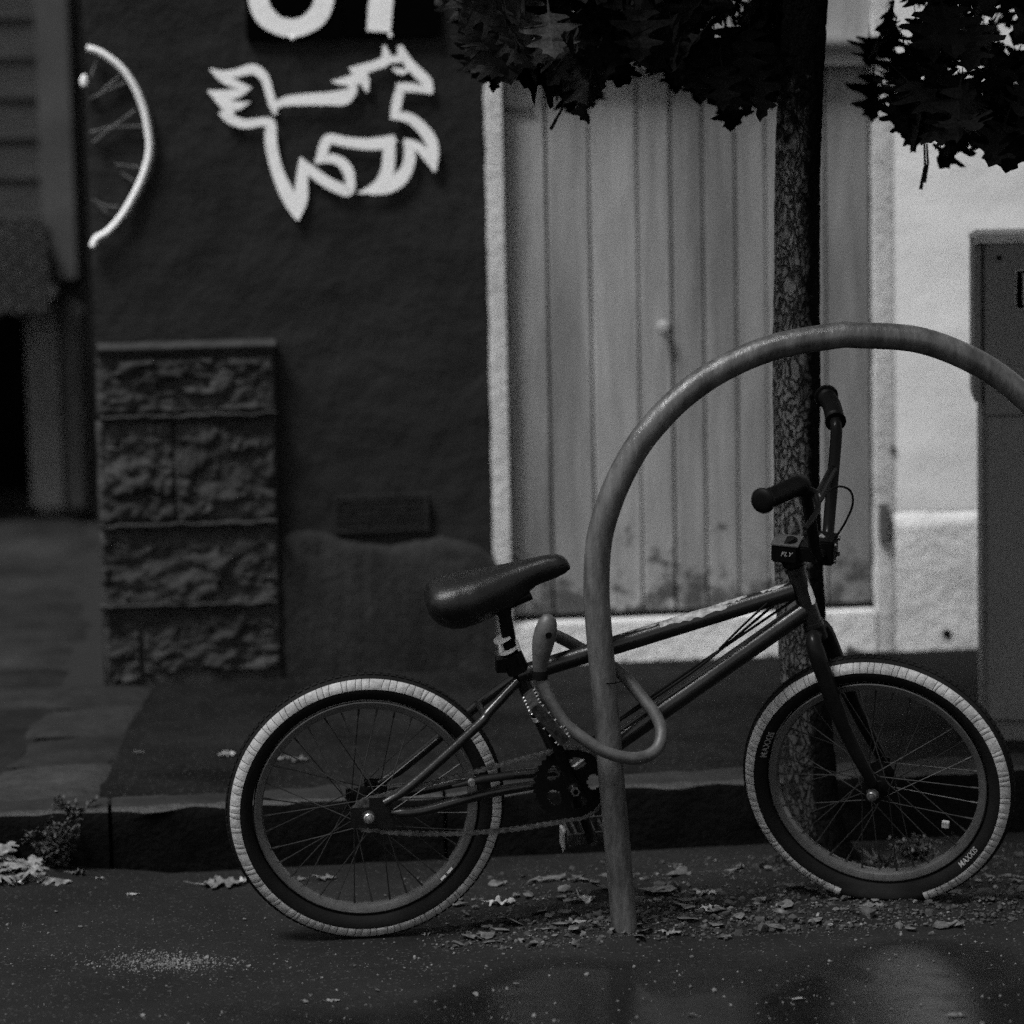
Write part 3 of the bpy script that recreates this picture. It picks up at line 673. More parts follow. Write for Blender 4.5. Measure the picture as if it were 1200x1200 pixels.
for k in range(2600):                                         # upper crown
    a = rl.random()*6.283; rr = math.sqrt(rl.random()); z = 2.0+1.9*rl.random(); rad = .85*math.sqrt(max(0, 1-((z-2.5)/1.6)**2)); c, _ = trunk_at(min(z, ztab[-1]))
    try_leaf(c.x+math.cos(a)*rr*rad*1.05, c.y+math.sin(a)*rr*rad, z)
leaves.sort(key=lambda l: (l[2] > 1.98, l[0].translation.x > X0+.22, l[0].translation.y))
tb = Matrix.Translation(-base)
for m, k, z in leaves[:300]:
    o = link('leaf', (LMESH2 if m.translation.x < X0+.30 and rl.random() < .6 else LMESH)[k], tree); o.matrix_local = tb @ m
vv = []; ff = []; o_ = 0
for m, k, z in leaves[300:]:
    mm = tb @ m; bb = LM[k]; a = np.array(bb.v); A = np.array(mm)[:3]; vv.append(a @ A[:, :3].T+A[:, 3]); ff += [tuple(i+o_ for i in f) for f in bb.f]; o_ += len(a)
b = MB(); b.v = [tuple(x) for x in np.concatenate(vv)]; b.f = ff; tag(b.obj('foliage', 'leaf', tree, angle=70), kind='stuff')
# thin hanging stalks
for (x0, y0, x1, y1) in ((668, 100, 645, 152), (1083, 165, 1079, 222), (1086, 168, 1083, 214)):
    b = MB(); b.tube([tp(x0, y0)-base, tp((x0+x1)/2+3, (y0+y1)/2)-base, tp(x1, y1)-base], [.002, .0025, .004], 6); b.obj('twig', 'twig', tree)

# ================================================================== BIKE RACK
rp = [((732, 1088), .0255), ((725, 1010), .0255), ((719, 940), .025), ((713, 870), .0245), ((707, 796), .0245), ((702, 740), .0245), ((699, 690), .0245), ((702, 635), .0245), ((714, 590), .0245), ((733, 547), .0245), ((758, 508), .0245), ((798, 466), .0245), ((847, 432), .0245), ((908, 406.5), .0245), ((979, 393.5), .0245)]
def rpt(px, py): return hit(px, py, (.2, 5.825, 0), V)
left = [rpt(*p) for p, r in rp]
ax = left[-1].dot(U)+.02
pts = left+[S(2*ax-p.dot(U), p.dot(V), p.z+(.006 if i < 14 else 0)) for i, p in reversed(list(enumerate(left)))]
rb_ = Vector((left[0].x, left[0].y, 0))
rack = thing('bike_rack', 'tall hooped grey steel bicycle rack standing in front of the black bike', 'bike rack', rb_)
cpz = bez(pts, 8); cpz = [Vector((cpz[0].x, cpz[0].y, -.06))]+cpz+[Vector((cpz[-1].x, cpz[-1].y, -.06))]
b = MB(); b.tube([p-rb_ for p in cpz], .0245, 28); b.obj('hoop', 'rack', rack)
b = MB()
q = rpt(713, 797); ring = [(q-rb_)+Vector((math.cos(a)*.0252, math.sin(a)*.0252, .002*math.sin(a))) for a in np.linspace(math.pi*1.15, math.pi*1.85, 10)]
b.tube(ring, .0011, 6); b.obj('weld_scratch', 'plate', rack)

# ================================================================== LOCK
def bl(px, py, lat):                                          # world point at a lateral distance from the bike's plane
    n = BM.to_3x3() @ Vector((0, 1, 0)); return hit(px, py, BO+n*lat, n)
lk = [((633, 791), -.075), ((643, 817), -.085), ((661, 847), -.10), ((683, 865), -.115), ((707, 880), -.125), ((733, 888), -.125), ((755, 887), -.115), ((771, 876), -.10), ((775, 857), -.08), ((769, 839), -.062), ((757, 823), -.045), ((739, 801), -.02), ((723, 785), .005), ((700, 771), .030), ((680, 760), .035), ((664, 751), .025), ((648, 744), -.01), ((640, 748), -.045)]
lock0 = BM @ Vector((.33, -.08, .53))
lock = thing('bike_lock', 'grey cable lock looped round the rack post and the bike frame', 'lock', lock0)
lpts = bez([bl(p[0], p[1], l) for p, l in lk], 6)
b = MB(); b.tube([p-lock0 for p in lpts], [.0118]*len(lpts), 14); b.obj('cable', 'lockm', lock)
hs = [((645, 721), .006), ((644, 723), .0125), ((642, 729), .0175), ((640, 738), .0205), ((637, 750), .021), ((635, 762), .0185), ((633, 776), .0145), ((633, 793), .0120)]
b = MB(); b.tube([bl(p[0], p[1], -.075)-lock0 for p, r in hs], [r for p, r in hs], 18); b.obj('lock_body', 'lockm', lock)

q0_, q1_ = bl(633, 786, -.075)-lock0, bl(633, 796, -.077)-lock0
b = MB(); b.tube([q0_, q0_.lerp(q1_, .3), q1_], [.0145, .0150, .0140], 16); b.obj('collar', 'blackmet', lock)
q0_ = bl(641, 741, -.075)-lock0; n_ = (BM.to_3x3() @ Vector((0, -1, 0)))
b = MB(); b.tube([q0_+n_*.0175, q0_+n_*.0215], [.0065, .0060], 14); b.obj('key_cover', 'blackmet', lock)
# ================================================================== BICYCLE
bike = thing('bicycle', 'black bmx bicycle with white banded tyres locked to the hoop, front tyre flat', 'bicycle', mtx=BM)
A0 = Vector((.803, 0, .688)); AX = Vector((-.316, 0, .949)).normalized(); STE = R(-25)
SM = Matrix.Translation(A0) @ Matrix.Rotation(STE, 4, AX) @ Matrix.Translation(-A0)
def onax(z): return A0+AX*((z-A0.z)/AX.z)
BB = Vector((.371, 0, .304)); RW = Vector((-.012, 0, .2605)); FW = Vector((.972, 0, .268))
def V3(x, y, z): return Vector((x, y, z))
ST = V3(.270, 0, .530)
def part(b, name, m='frame', parent=bike, **k): return b.obj(name, m, parent, **k)
fr = MB()
fr.tube([BB, ST], .0150, 20)
fr.tube([V3(.276, 0, .505), V3(.797, 0, .649)], .0175, 24)
fr.tube([BB+V3(.005, 0, .0), V3(.822, 0, .610)], .0185, 24)
fr.tube([onax(.694), onax(.580)], .0185, 24)
fr.tube([onax(.696), onax(.688)], .0210, 24); fr.tube([onax(.586), onax(.578)], .0210, 24)
fr.tube([BB+V3(0, -.036, 0), BB+V3(0, .036, 0)], .021, 24)
for s in (-1, 1):
    fr.tube(bez([V3(.018, .056*s, .285), V3(.07, .056*s, .318), V3(.195, .046*s, .425), V3(.215, .036*s, .445), V3(.274, .012*s, .497)], 5), [.0075]*4+[.0095]*17, 14)
    fr.tube(bez([V3(.03, .057*s, .266), V3(.09, .056*s, .266), V3(.215, .043*s, .290), V3(.36, .026*s, .303)], 5), [.006]*2+[.0095]*14, 14)
    fr.box((-.045, .0535*s-.0025, .238), (.012, .0535*s+.0025, .278)); fr.box((-.010, .0536*s-.0023, .236), (.034, .0536*s+.0023, .296))
fr.tube([V3(.208, -.042, .440), V3(.208, .042, .440)], .007, 10)
part(fr, 'frame')
# dirt-smeared lower chain guard bracket with its bolt
g = MB(); g.tube([V3(.145, -.058, .312), V3(.20, -.060, .324), V3(.26, -.062, .331)], [.004, .009, .008], 10, flat=.5); part(g, 'chainstay_bracket', 'blackpl')
g = MB(); g.lathe([(0, -.006), (.006, -.006), (.008, 0)], 12, Matrix.Translation(V3(.180, -.068, .322))); part(g, 'bracket_bolt', 'steel')
# clamp, seat post, saddle
g = MB(); ca = (ST-BB).normalized(); g.tube([ST-ca*.018, ST+ca*.020], .0215, 20); g.box((.235, -.014, .515), (.253, .014, .540)); part(g, 'seat_clamp', 'blackmet')
g = MB(); g.tube([ST+ca*.01, V3(.249, 0, .640)], .0128, 18); part(g, 'seat_post', 'blackmet')
g = MB()
for z in (.556, .578):
    c = ST+ca*((z-ST.z)/ca.z); g.tube([c-ca*.0028, c+ca*.0028], .0185, 20)
g.tube([V3(.243, -.012, .556), V3(.240, -.012, .577)], .003, 8); g.tube([V3(.278, -.01, .556), V3(.272, -.01, .577)], .003, 8)
part(g, 'post_bracket', 'white_plastic')
g = MB(); g.tube([V3(.225, 0, .634), V3(.300, 0, .664)], .014, 12, flat=.7); g.box((.236, -.018, .628), (.262, .018, .650)); part(g, 'saddle_mount', 'blackmet')
topt = [(.104, .670), (.110, .684), (.122, .692), (.145, .699), (.2, .709), (.245, .717), (.29, .7265), (.329, .7345), (.350, .7355), (.363, .731), (.371, .722), (.374, .713)]
bott = [(.104, .652), (.110, .632), (.122, .616), (.145, .605), (.17, .604), (.205, .614), (.26, .638), (.285, .659), (.312, .680), (.34, .689), (.363, .699), (.374, .707)]
wdt = [(.104, .030), (.110, .050), (.125, .064), (.15, .070), (.19, .066), (.23, .052), (.27, .036), (.31, .025), (.35, .021), (.366, .015), (.374, .004)]
g = MB(); st = [.104, .106, .110, .116, .125, .135]+list(np.linspace(.15, .35, 26))+[.356, .361, .366, .370, .3725, .374]
def P(i, j):
    x = st[i]; a = 2*math.pi*j/40; zt_, zb2 = lerp_tab(topt, x), lerp_tab(bott, x); w_ = lerp_tab(wdt, x)
    zc = (zt_+zb2)/2; hh = (zt_-zb2)/2; c_, s_ = math.cos(a), math.sin(a)
    y = w_*(abs(c_)**.75)*(1 if c_ > 0 else -1); z = zc+hh*(abs(s_)**.8)*(1 if s_ > 0 else -1)
    if s_ < 0: y *= 1-.25*abs(s_)
    return V3(x, y, z)
g.grid(lambda i, j: P(i, j % 40), len(st), 41)
g.add([P(0, j) for j in range(40)], [tuple(range(40))]); part(g, 'saddle', 'vinyl', angle=180)
g = MB(); seam = [V3(x, -lerp_tab(wdt, x)*.93, lerp_tab(topt, x)*.66+lerp_tab(bott, x)*.34) for x in np.linspace(.12, .36, 30)]; g.tube(seam, .0012, 6); part(g, 'saddle_seam', 'blackpl')
# tape and dirt on the seat tube
g = MB()
for k in range(3):
    c = BB+ca*(.125+.022*k); g.tube([c, c+ca*(.009+.006*(k % 2))], .0162, 18)
part(g, 'tube_tape', 'cab_top')
# drivetrain
cy = -.050
g = MB(); n = 180; outer = []
def ring_pts(fn, n): return [fn(2*math.pi*i/n) for i in range(n)]
Rg = .0715
def ringr(a): return Rg+.0028*math.cos(a*36)
vs = []
for a in np.linspace(0, 2*math.pi, n, endpoint=False): vs += [V3(math.cos(a)*.060, 0, math.sin(a)*.060), V3(math.cos(a)*ringr(a), 0, math.sin(a)*ringr(a))]
def extr(vs2, fs2, th):                                       # thicken a flat sheet lying in y = 0
    k = len(vs2); vv = [v+V3(0, -th/2, 0) for v in vs2]+[v+V3(0, th/2, 0) for v in vs2]; ff = list(fs2)+[tuple(i+k for i in f[::-1]) for f in fs2]
    cnt = {}
    for f in fs2:
        for i in range(len(f)): e = (f[i], f[(i+1) % len(f)]); cnt[e] = cnt.get(e, 0)+1
    for (a, c) in cnt:
        if (c, a) not in cnt: ff.append((a, a+k, c+k, c))
    return vv, ff
# chainring plate with five oval windows: polar grid with cells removed
nA, nR_ = 180, 16; rr_ = [.012+(.0725-.012)*i/(nR_-1) for i in range(nR_)]
gv = []; gf = []
for i in range(nA):
    a = 2*math.pi*i/nA
    for j in range(nR_): r_ = rr_[j] if j < nR_-1 else ringr(a); gv.append(V3(math.cos(a)*r_, 0, math.sin(a)*r_))
for i in range(nA):
    for j in range(nR_-1):
        a = 2*math.pi*(i+.5)/nA; r_ = (rr_[j]+rr_[j+1])/2; inside = False
        for h in range(5):
            ha = R(146+72*h); dx = r_*math.cos(a-ha)-.041; dy = r_*math.sin(a-ha)
            if (dx/.0115)**2+(dy/.0165)**2 < 1: inside = True
        if not inside: i2 = (i+1) % nA; gf.append((i*nR_+j, i*nR_+j+1, i2*nR_+j+1, i2*nR_+j))
vv, ff = extr([v+BB+V3(0, cy, 0) for v in gv], gf, .004)
g = MB(); g.add(vv, ff); part(g, 'chainring', 'blackmet', smooth=False)
cogR = .030
g = MB(); g.lathe([(.012, -.004), (cogR, -.004), (cogR+.001, 0), (cogR, .004), (.012, .004)], 48, Matrix.Translation(RW+V3(0, cy, 0))); part(g, 'freewheel', 'chain')
# chain path: tangents between the two sprockets
d = BB-RW; L_ = math.hypot(d.x, d.z); ang = math.atan2(d.z, d.x); phi = math.acos((Rg-cogR)/L_)
path = []
for a in np.linspace(ang+math.pi-phi, ang-math.pi+phi, 26)[::-1] if False else np.linspace(-(math.pi-phi), (math.pi-phi), 26): path.append(BB+V3(math.cos(ang+a)*Rg, cy, math.sin(ang+a)*Rg))
for a in np.linspace(math.pi-phi, math.pi+phi, 14): path.append(RW+V3(math.cos(ang+a)*cogR, cy, math.sin(ang+a)*cogR))
path.append(path[0])
# the lower run hangs a little slack
cum = [0]
for a, c in zip(path, path[1:]): cum.append(cum[-1]+(c-a).length)
tot = cum[-1]; nl = round(tot/.0127/2)*2; pins = []
for k in range(nl):
    s_ = tot*k/nl; i = max(j for j in range(len(cum)) if cum[j] <= s_); i = min(i, len(path)-2); f = (s_-cum[i])/max(1e-6, cum[i+1]-cum[i]); p = path[i].lerp(path[i+1], f)
    if p.z < .245 and RW.x+.02 < p.x < BB.x-.02: t_ = (p.x-RW.x)/(BB.x-RW.x); p = p+V3(0, 0, -.016*4*t_*(1-t_))
    pins.append(p)
g = MB()
for k in range(nl):
    a, c = pins[k], pins[(k+1) % nl]; t_ = (c-a).normalized(); nn = V3(-t_.z, 0, t_.x); yo = .0042 if k % 2 else .0028
    for s in (-1, 1):
        poly = []
        for q_ in np.linspace(-math.pi/2, math.pi/2, 5): poly.append(c+t_*math.cos(q_)*.0042+nn*math.sin(q_)*.0042)
        poly.append((a+c)/2+nn*.0028)
        for q_ in np.linspace(math.pi/2, 3*math.pi/2, 5): poly.append(a+t_*math.cos(q_)*.0042+nn*math.sin(q_)*.0042)
        poly.append((a+c)/2-nn*.0028)
        vv, ff = extr([p+V3(0, s*yo, 0) for p in poly], [tuple(range(len(poly)))], .0011); g.add(vv, ff)
    g.tube([a+V3(0, -.0052, 0), a+V3(0, .0052, 0)], .0017, 6)
part(g, 'chain', 'chain', smooth=False)
cd_ = V3(-.35, 0, .937).normalized()
for s, y0, nm in ((1, -.068, 'near'), (-1, .062, 'far')):
    e = BB+cd_*.172*s; g = MB(); yy = V3(0, y0, 0); yo = V3(0, y0+(-.010 if s > 0 else .010), 0)
    g.tube([BB+yy*.9, BB+yy+cd_*.03*s, BB+yo+cd_*.15*s, e+yo], [.0165, .0125, .0105, .0135], 14, flat=.75)
    g.tube([BB+V3(0, 0, 0), BB+yy*1.15], .013, 14); part(g, 'crank_arm', 'blackmet')
    out = -1 if s > 0 else 1
    ped = MB(); pc = e+V3(0, y0+out*.065, 0); pa = V3(.62, 0, -.78) if s > 0 else V3(.99, 0, .05); pa.normalize(); pn = V3(-pa.z, 0, pa.x)
    def pb(b_, x0, x1, y0_, y1_, z0, z1): b_.box((x0, y0_, z0), (x1, y1_, z1), lambda q: pc+pa*q.x+V3(0, q.y, 0)+pn*q.z)
    pb(ped, -.046, -.040, -.045, .045, -.010, .010); pb(ped, .040, .046, -.045, .045, -.010, .010)
    pb(ped, -.040, .040, -.045, -.039, -.011, .011); pb(ped, -.040, .040, .039, .045, -.011, .011)
    for k in range(4): pb(ped, -.030+k*.018, -.025+k*.018, -.039, .039, -.007, .007)
    pins_ = MB()
    for sx in (-1, 1):
        for k in range(5):
            for sz in (-1, 1): pins_.tube([pc+pa*.043*sx+V3(0, -.038+k*.019, 0)+pn*.009*sz, pc+pa*.043*sx+V3(0, -.038+k*.019, 0)+pn*.014*sz], .0016, 5)
    for k in range(5):
        for sz in (-1, 1): pins_.tube([pc+pa*(-.036+k*.018)+V3(0, out*.042, 0)+pn*.010*sz, pc+pa*(-.036+k*.018)+V3(0, out*.042, 0)+pn*.0145*sz], .0016, 5)
    ped.tube([e+V3(0, y0, 0), pc+V3(0, out*.046, 0)], .008, 10)
    po = part(ped, 'pedal', 'pedal_metal', angle=30); part(pins_, 'grip_pins', 'steel', po)
    if s < 0:
        rf = MB(); rf.add([pc+V3(-.047, -.020, .012), pc+V3(-.047, .014, .008), pc+V3(-.050, .012, -.030), pc+V3(-.050, -.006, -.044), pc+V3(-.050, -.018, -.020)], [(0, 1, 2, 3, 4)])
        rf.box((-.053, -.022, -.030), (-.048, .022, .006), lambda q: pc+q); part(rf, 'reflector', 'reflector', po, bevel=.001)
g = MB(); g.lathe([(0, -.010), (.008, -.010), (.010, -.006), (.0125, -.004), (.0125, 0)], 16, Matrix.Translation(BB+V3(0, -.082, 0))); part(g, 'crank_bolt', 'blackmet')
g = MB(); g.lathe([(.0055, -.012), (.0085, -.012), (.0085, 0), (.0085, 0)], 6, Matrix.Translation(BB+V3(0, -.088, 0))); part(g, 'crank_nut', 'rim')
# sticker with torn edge and rider's scribble on the top tube, badge on the head tube
def tube_patch(c0, c1, r_, a0f, a1f, n1=40, n2=8):
    ax_ = (c1-c0).normalized(); sd1 = V3(0, -1, 0); up_ = ax_.cross(sd1).normalized()
    if up_.z < 0: up_ = -up_
    return lambda i, j: (lambda t, a: c0.lerp(c1, t)+(sd1*math.cos(a)+up_*math.sin(a))*r_)(i/(n1-1), a0f(i/(n1-1))+(a1f(i/(n1-1))-a0f(i/(n1-1)))*j/(n2-1))
T0, T1 = V3(.276, 0, .505), V3(.797, 0, .649)
for (ta, tb_, lo, hi, r_) in ((.36, .57, 1.15, 1.6, .0179), (.52, .76, .45, 1.7, .0180), (.74, .84, .95, 1.75, .0179), (.88, .99, 1.0, 1.5, .0182)):
    g = MB(); sdv = rnd.random()*9
    g.grid(tube_patch(T0.lerp(T1, ta), T0.lerp(T1, tb_), r_, lambda t: lo+.35*noise.noise(Vector((t*9, sdv, 0)))+.5*abs(t-.5), lambda t: hi+.25*noise.noise(Vector((t*9, sdv, 5)))-.3*abs(t-.5)), 40, 8)
    part(g, 'sticker', 'sticker')
g = MB(); h0, h1 = onax(.668), onax(.625)
for k in range(2):
    hA, hB = onax(.668-.004*k), onax(.622+.018*k)
    hx = (hB-hA).normalized(); fx = V3(0, -1, 0).cross(hx).normalized(); fx = fx if fx.x > 0 else -fx
    def hp(t, a, r_=.0191+.0004*k): return hA.lerp(hB, t)+(V3(0, -1, 0)*math.cos(a)+fx*math.sin(a))*r_
    g.add([hp(0, .75), hp(.4, .45), hp(1, .35), hp(1, .75), hp(.9, 1.15), hp(.4, .95)], [(0, 1, 5), (1, 2, 3), (1, 3, 5), (3, 4, 5)])
part(g, 'head_badge', 'white_plastic', smooth=False)
# brake cables
g = MB()
g.tube(bez([V3(.795, -.010, .655), V3(.70, -.016, .578), V3(.62, -.014, .512), V3(.53, -.012, .450), V3(.44, -.012, .392), V3(.39, -.020, .345)], 6), .0026, 8)
g.tube(bez([V3(.812, -.004, .640), V3(.70, -.006, .567), V3(.60, -.004, .500), V3(.50, -.002, .432), V3(.40, -.006, .365)], 6), .0026, 8)
g.tube(bez([V3(.745, -.020, .632), V3(.70, -.018, .590), V3(.655, -.018, .545)], 6), .0022, 8)
part(g, 'brake_cable', 'blackpl')
# fork (steered)
fk = MB(); fa = -AX
crown = onax(.560); off = V3(.949, 0, .316).normalized()
fk.tube([onax(.578), onax(.552)], .020, 20)
for s in (-1, 1):
    c0 = onax(.563)+V3(0, .012*s, 0); c1 = onax(.548)+V3(0, .044*s, 0)+off*.003; c2 = onax(.40)+V3(0, .052*s, 0)+off*.012; c3 = FW+V3(0, .054*s, .018)
    fk.tube(bez([c0, c1, c2, c3], 6), [.015]*6+[.0165]*6+[.0145, .0142, .0138, .013, .012, .011, .009], 16)
    fk.box((-.014, .052*s-.003, -.018), (.014, .052*s+.003, .026), lambda q: FW+q)
fk.v = [tuple(SM @ Vector(v)) for v in fk.v]; fork = part(fk, 'fork', 'blackmet')
# stem, bars
sm = MB(); cb = V3(.853, 0, .738)
sm.tube([onax(.698), onax(.712)], .0215, 24); sm.tube([onax(.712), onax(.748)], .0205, 24)
s0 = onax(.728); sm.box((s0.x-.030, -.026, s0.z-.017), (s0.x+.020, .026, s0.z+.017)); sm.box((s0.x-.02, -.019, s0.z-.014), (cb.x, .019, s0.z+.016)); sm.box((cb.x-.018, -.026, cb.z-.024), (cb.x+.024, .026, cb.z+.024))
sm.v = [tuple(SM @ Vector(v)) for v in sm.v]; stem = part(sm, 'stem', 'blackpl', bevel=.003)
g = MB(); g.box((s0.x-.031, -.0262, s0.z+.0172), (s0.x+.021, .0262, s0.z+.0195)); g.v = [tuple(SM @ Vector(v)) for v in g.v]; part(g, 'cap_plate', 'rim', stem)
for k in range(2):
    for z_ in (-1, 1):
        g = MB(); g.lathe([(0, 0), (.004, 0), (.0045, -.004), (0, -.004)], 10, Matrix.Translation(cb+V3(.0245, (k*2-1)*.018, z_*.016)) @ Matrix.Rotation(R(90), 4, 'Z')); g.v = [tuple(SM @ Vector(v)) for v in g.v]; part(g, 'bolt', 'rim', stem)
def text_mesh(s, size, shear=0.0):
    cu = bpy.data.curves.new('lettering', 'FONT'); cu.body = s; cu.size = size; cu.shear = shear; cu.align_x = 'LEFT'; cu.extrude = 0
    cu.offset = size*.02; cu.space_character = 1.1
    o = bpy.data.objects.new('tmp', cu); C.objects.link(o); bpy.context.view_layer.update()
    me = bpy.data.meshes.new_from_object(o.evaluated_get(bpy.context.evaluated_depsgraph_get())); bpy.data.objects.remove(o); return me
tm = text_mesh('FLY', .0125, .35); g = MB()
g.add([SM @ V3(s0.x-.012+v.co.x*1.0, -.0266, s0.z-.002+v.co.y) for v in tm.vertices], [tuple(p.vertices) for p in tm.polygons]); part(g, 'lettering', 'cab_top', stem, smooth=False)
hb = MB()
def barside(s): return [V3(.853, .0, .738), V3(.853, .030*s, .738), V3(.852, .055*s, .748), V3(.850, .080*s, .785), V3(.846, .142*s, .895), V3(.843, .158*s, .922), V3(.835, .185*s, .934-.006*(s > 0)), V3(.818, .245*s, .942-.013*(s > 0)), V3(.800, .300*s-.010*(s > 0), .949-.020*(s > 0))]
for s in (-1, 1): hb.tube(bez(barside(s), 6), .0112, 16)
hb.tube([V3(.847, -.125, .852), V3(.847, .125, .852)], .0095, 14)
hb.v = [tuple(SM @ Vector(v)) for v in hb.v]; bar = part(hb, 'handlebar', 'blackmet')
for s in (-1, 1):
    gp = bez(barside(s), 6)[-16:]; ln = len(gp); g = MB(); rad = [.0165+.0010*((i*1) % 2) for i in range(ln)]
    # ribbed grip
    fine = []
    for i in range(ln-1):
        for k in range(4): fine.append(gp[i].lerp(gp[i+1], k/4))
    fine.append(gp[-1]); e_ = (gp[-1]-gp[-2]).normalized()
    rad = [.0168 + (.0012 if i % 2 else 0) for i in range(len(fine))]; rad[0] = .020; rad[1] = .0205; rad[2] = .0205; rad[3] = .017
    fine += [gp[-1]+e_*.001, gp[-1]+e_*.006, gp[-1]+e_*.010, gp[-1]+e_*.012]; rad += [.0225, .0235, .0215, .012]
    g.tube(fine, rad, 22); g.v = [tuple(SM @ Vector(v)) for v in g.v]; part(g, 'grip', 'blackpl', bar, angle=60)
# brake lever on the near side and its cable loop
g = MB(); c = V3(.838, -.172, .930); g.tube([c+V3(0, .016, 0), c-V3(0, .014, 0)], .0165, 16); g.tube([c, c+V3(.026, .01, -.016)], .008, 12); g.tube(bez([c+V3(.026, .012, -.016), c+V3(.04, -.03, -.030), c+V3(.03, -.10, -.04)], 5), [.006, .006, .006, .0055, .005, .005, .005, .0048, .0045, .004, .004], 10)
g.v = [tuple(SM @ Vector(v)) for v in g.v]; lev = part(g, 'brake_lever', 'blackmet', bar)
g = MB(); g.sphere(SM @ (c+V3(.030, .014, -.022)), .006); part(g, 'lever_bolt', 'steel', bar)
inv = BM.inverted()
def bk(px, py, lat): return inv @ bl(px, py, lat)
g = MB(); g.tube(bez([bk(962, 588, -.12), bk(972, 575, -.10), bk(985, 570, -.08), bk(997, 576, -.06), bk(999, 592, -.05), bk(990, 613, -.04), bk(978, 632, -.03), bk(972, 645, -.02)], 6), .0021, 8); part(g, 'lever_cable', 'blackpl')
g = MB(); g.tube([bk(961, 628, -.03), bk(972, 638, -.03)], .006, 10); part(g, 'cable_barrel', 'steel')

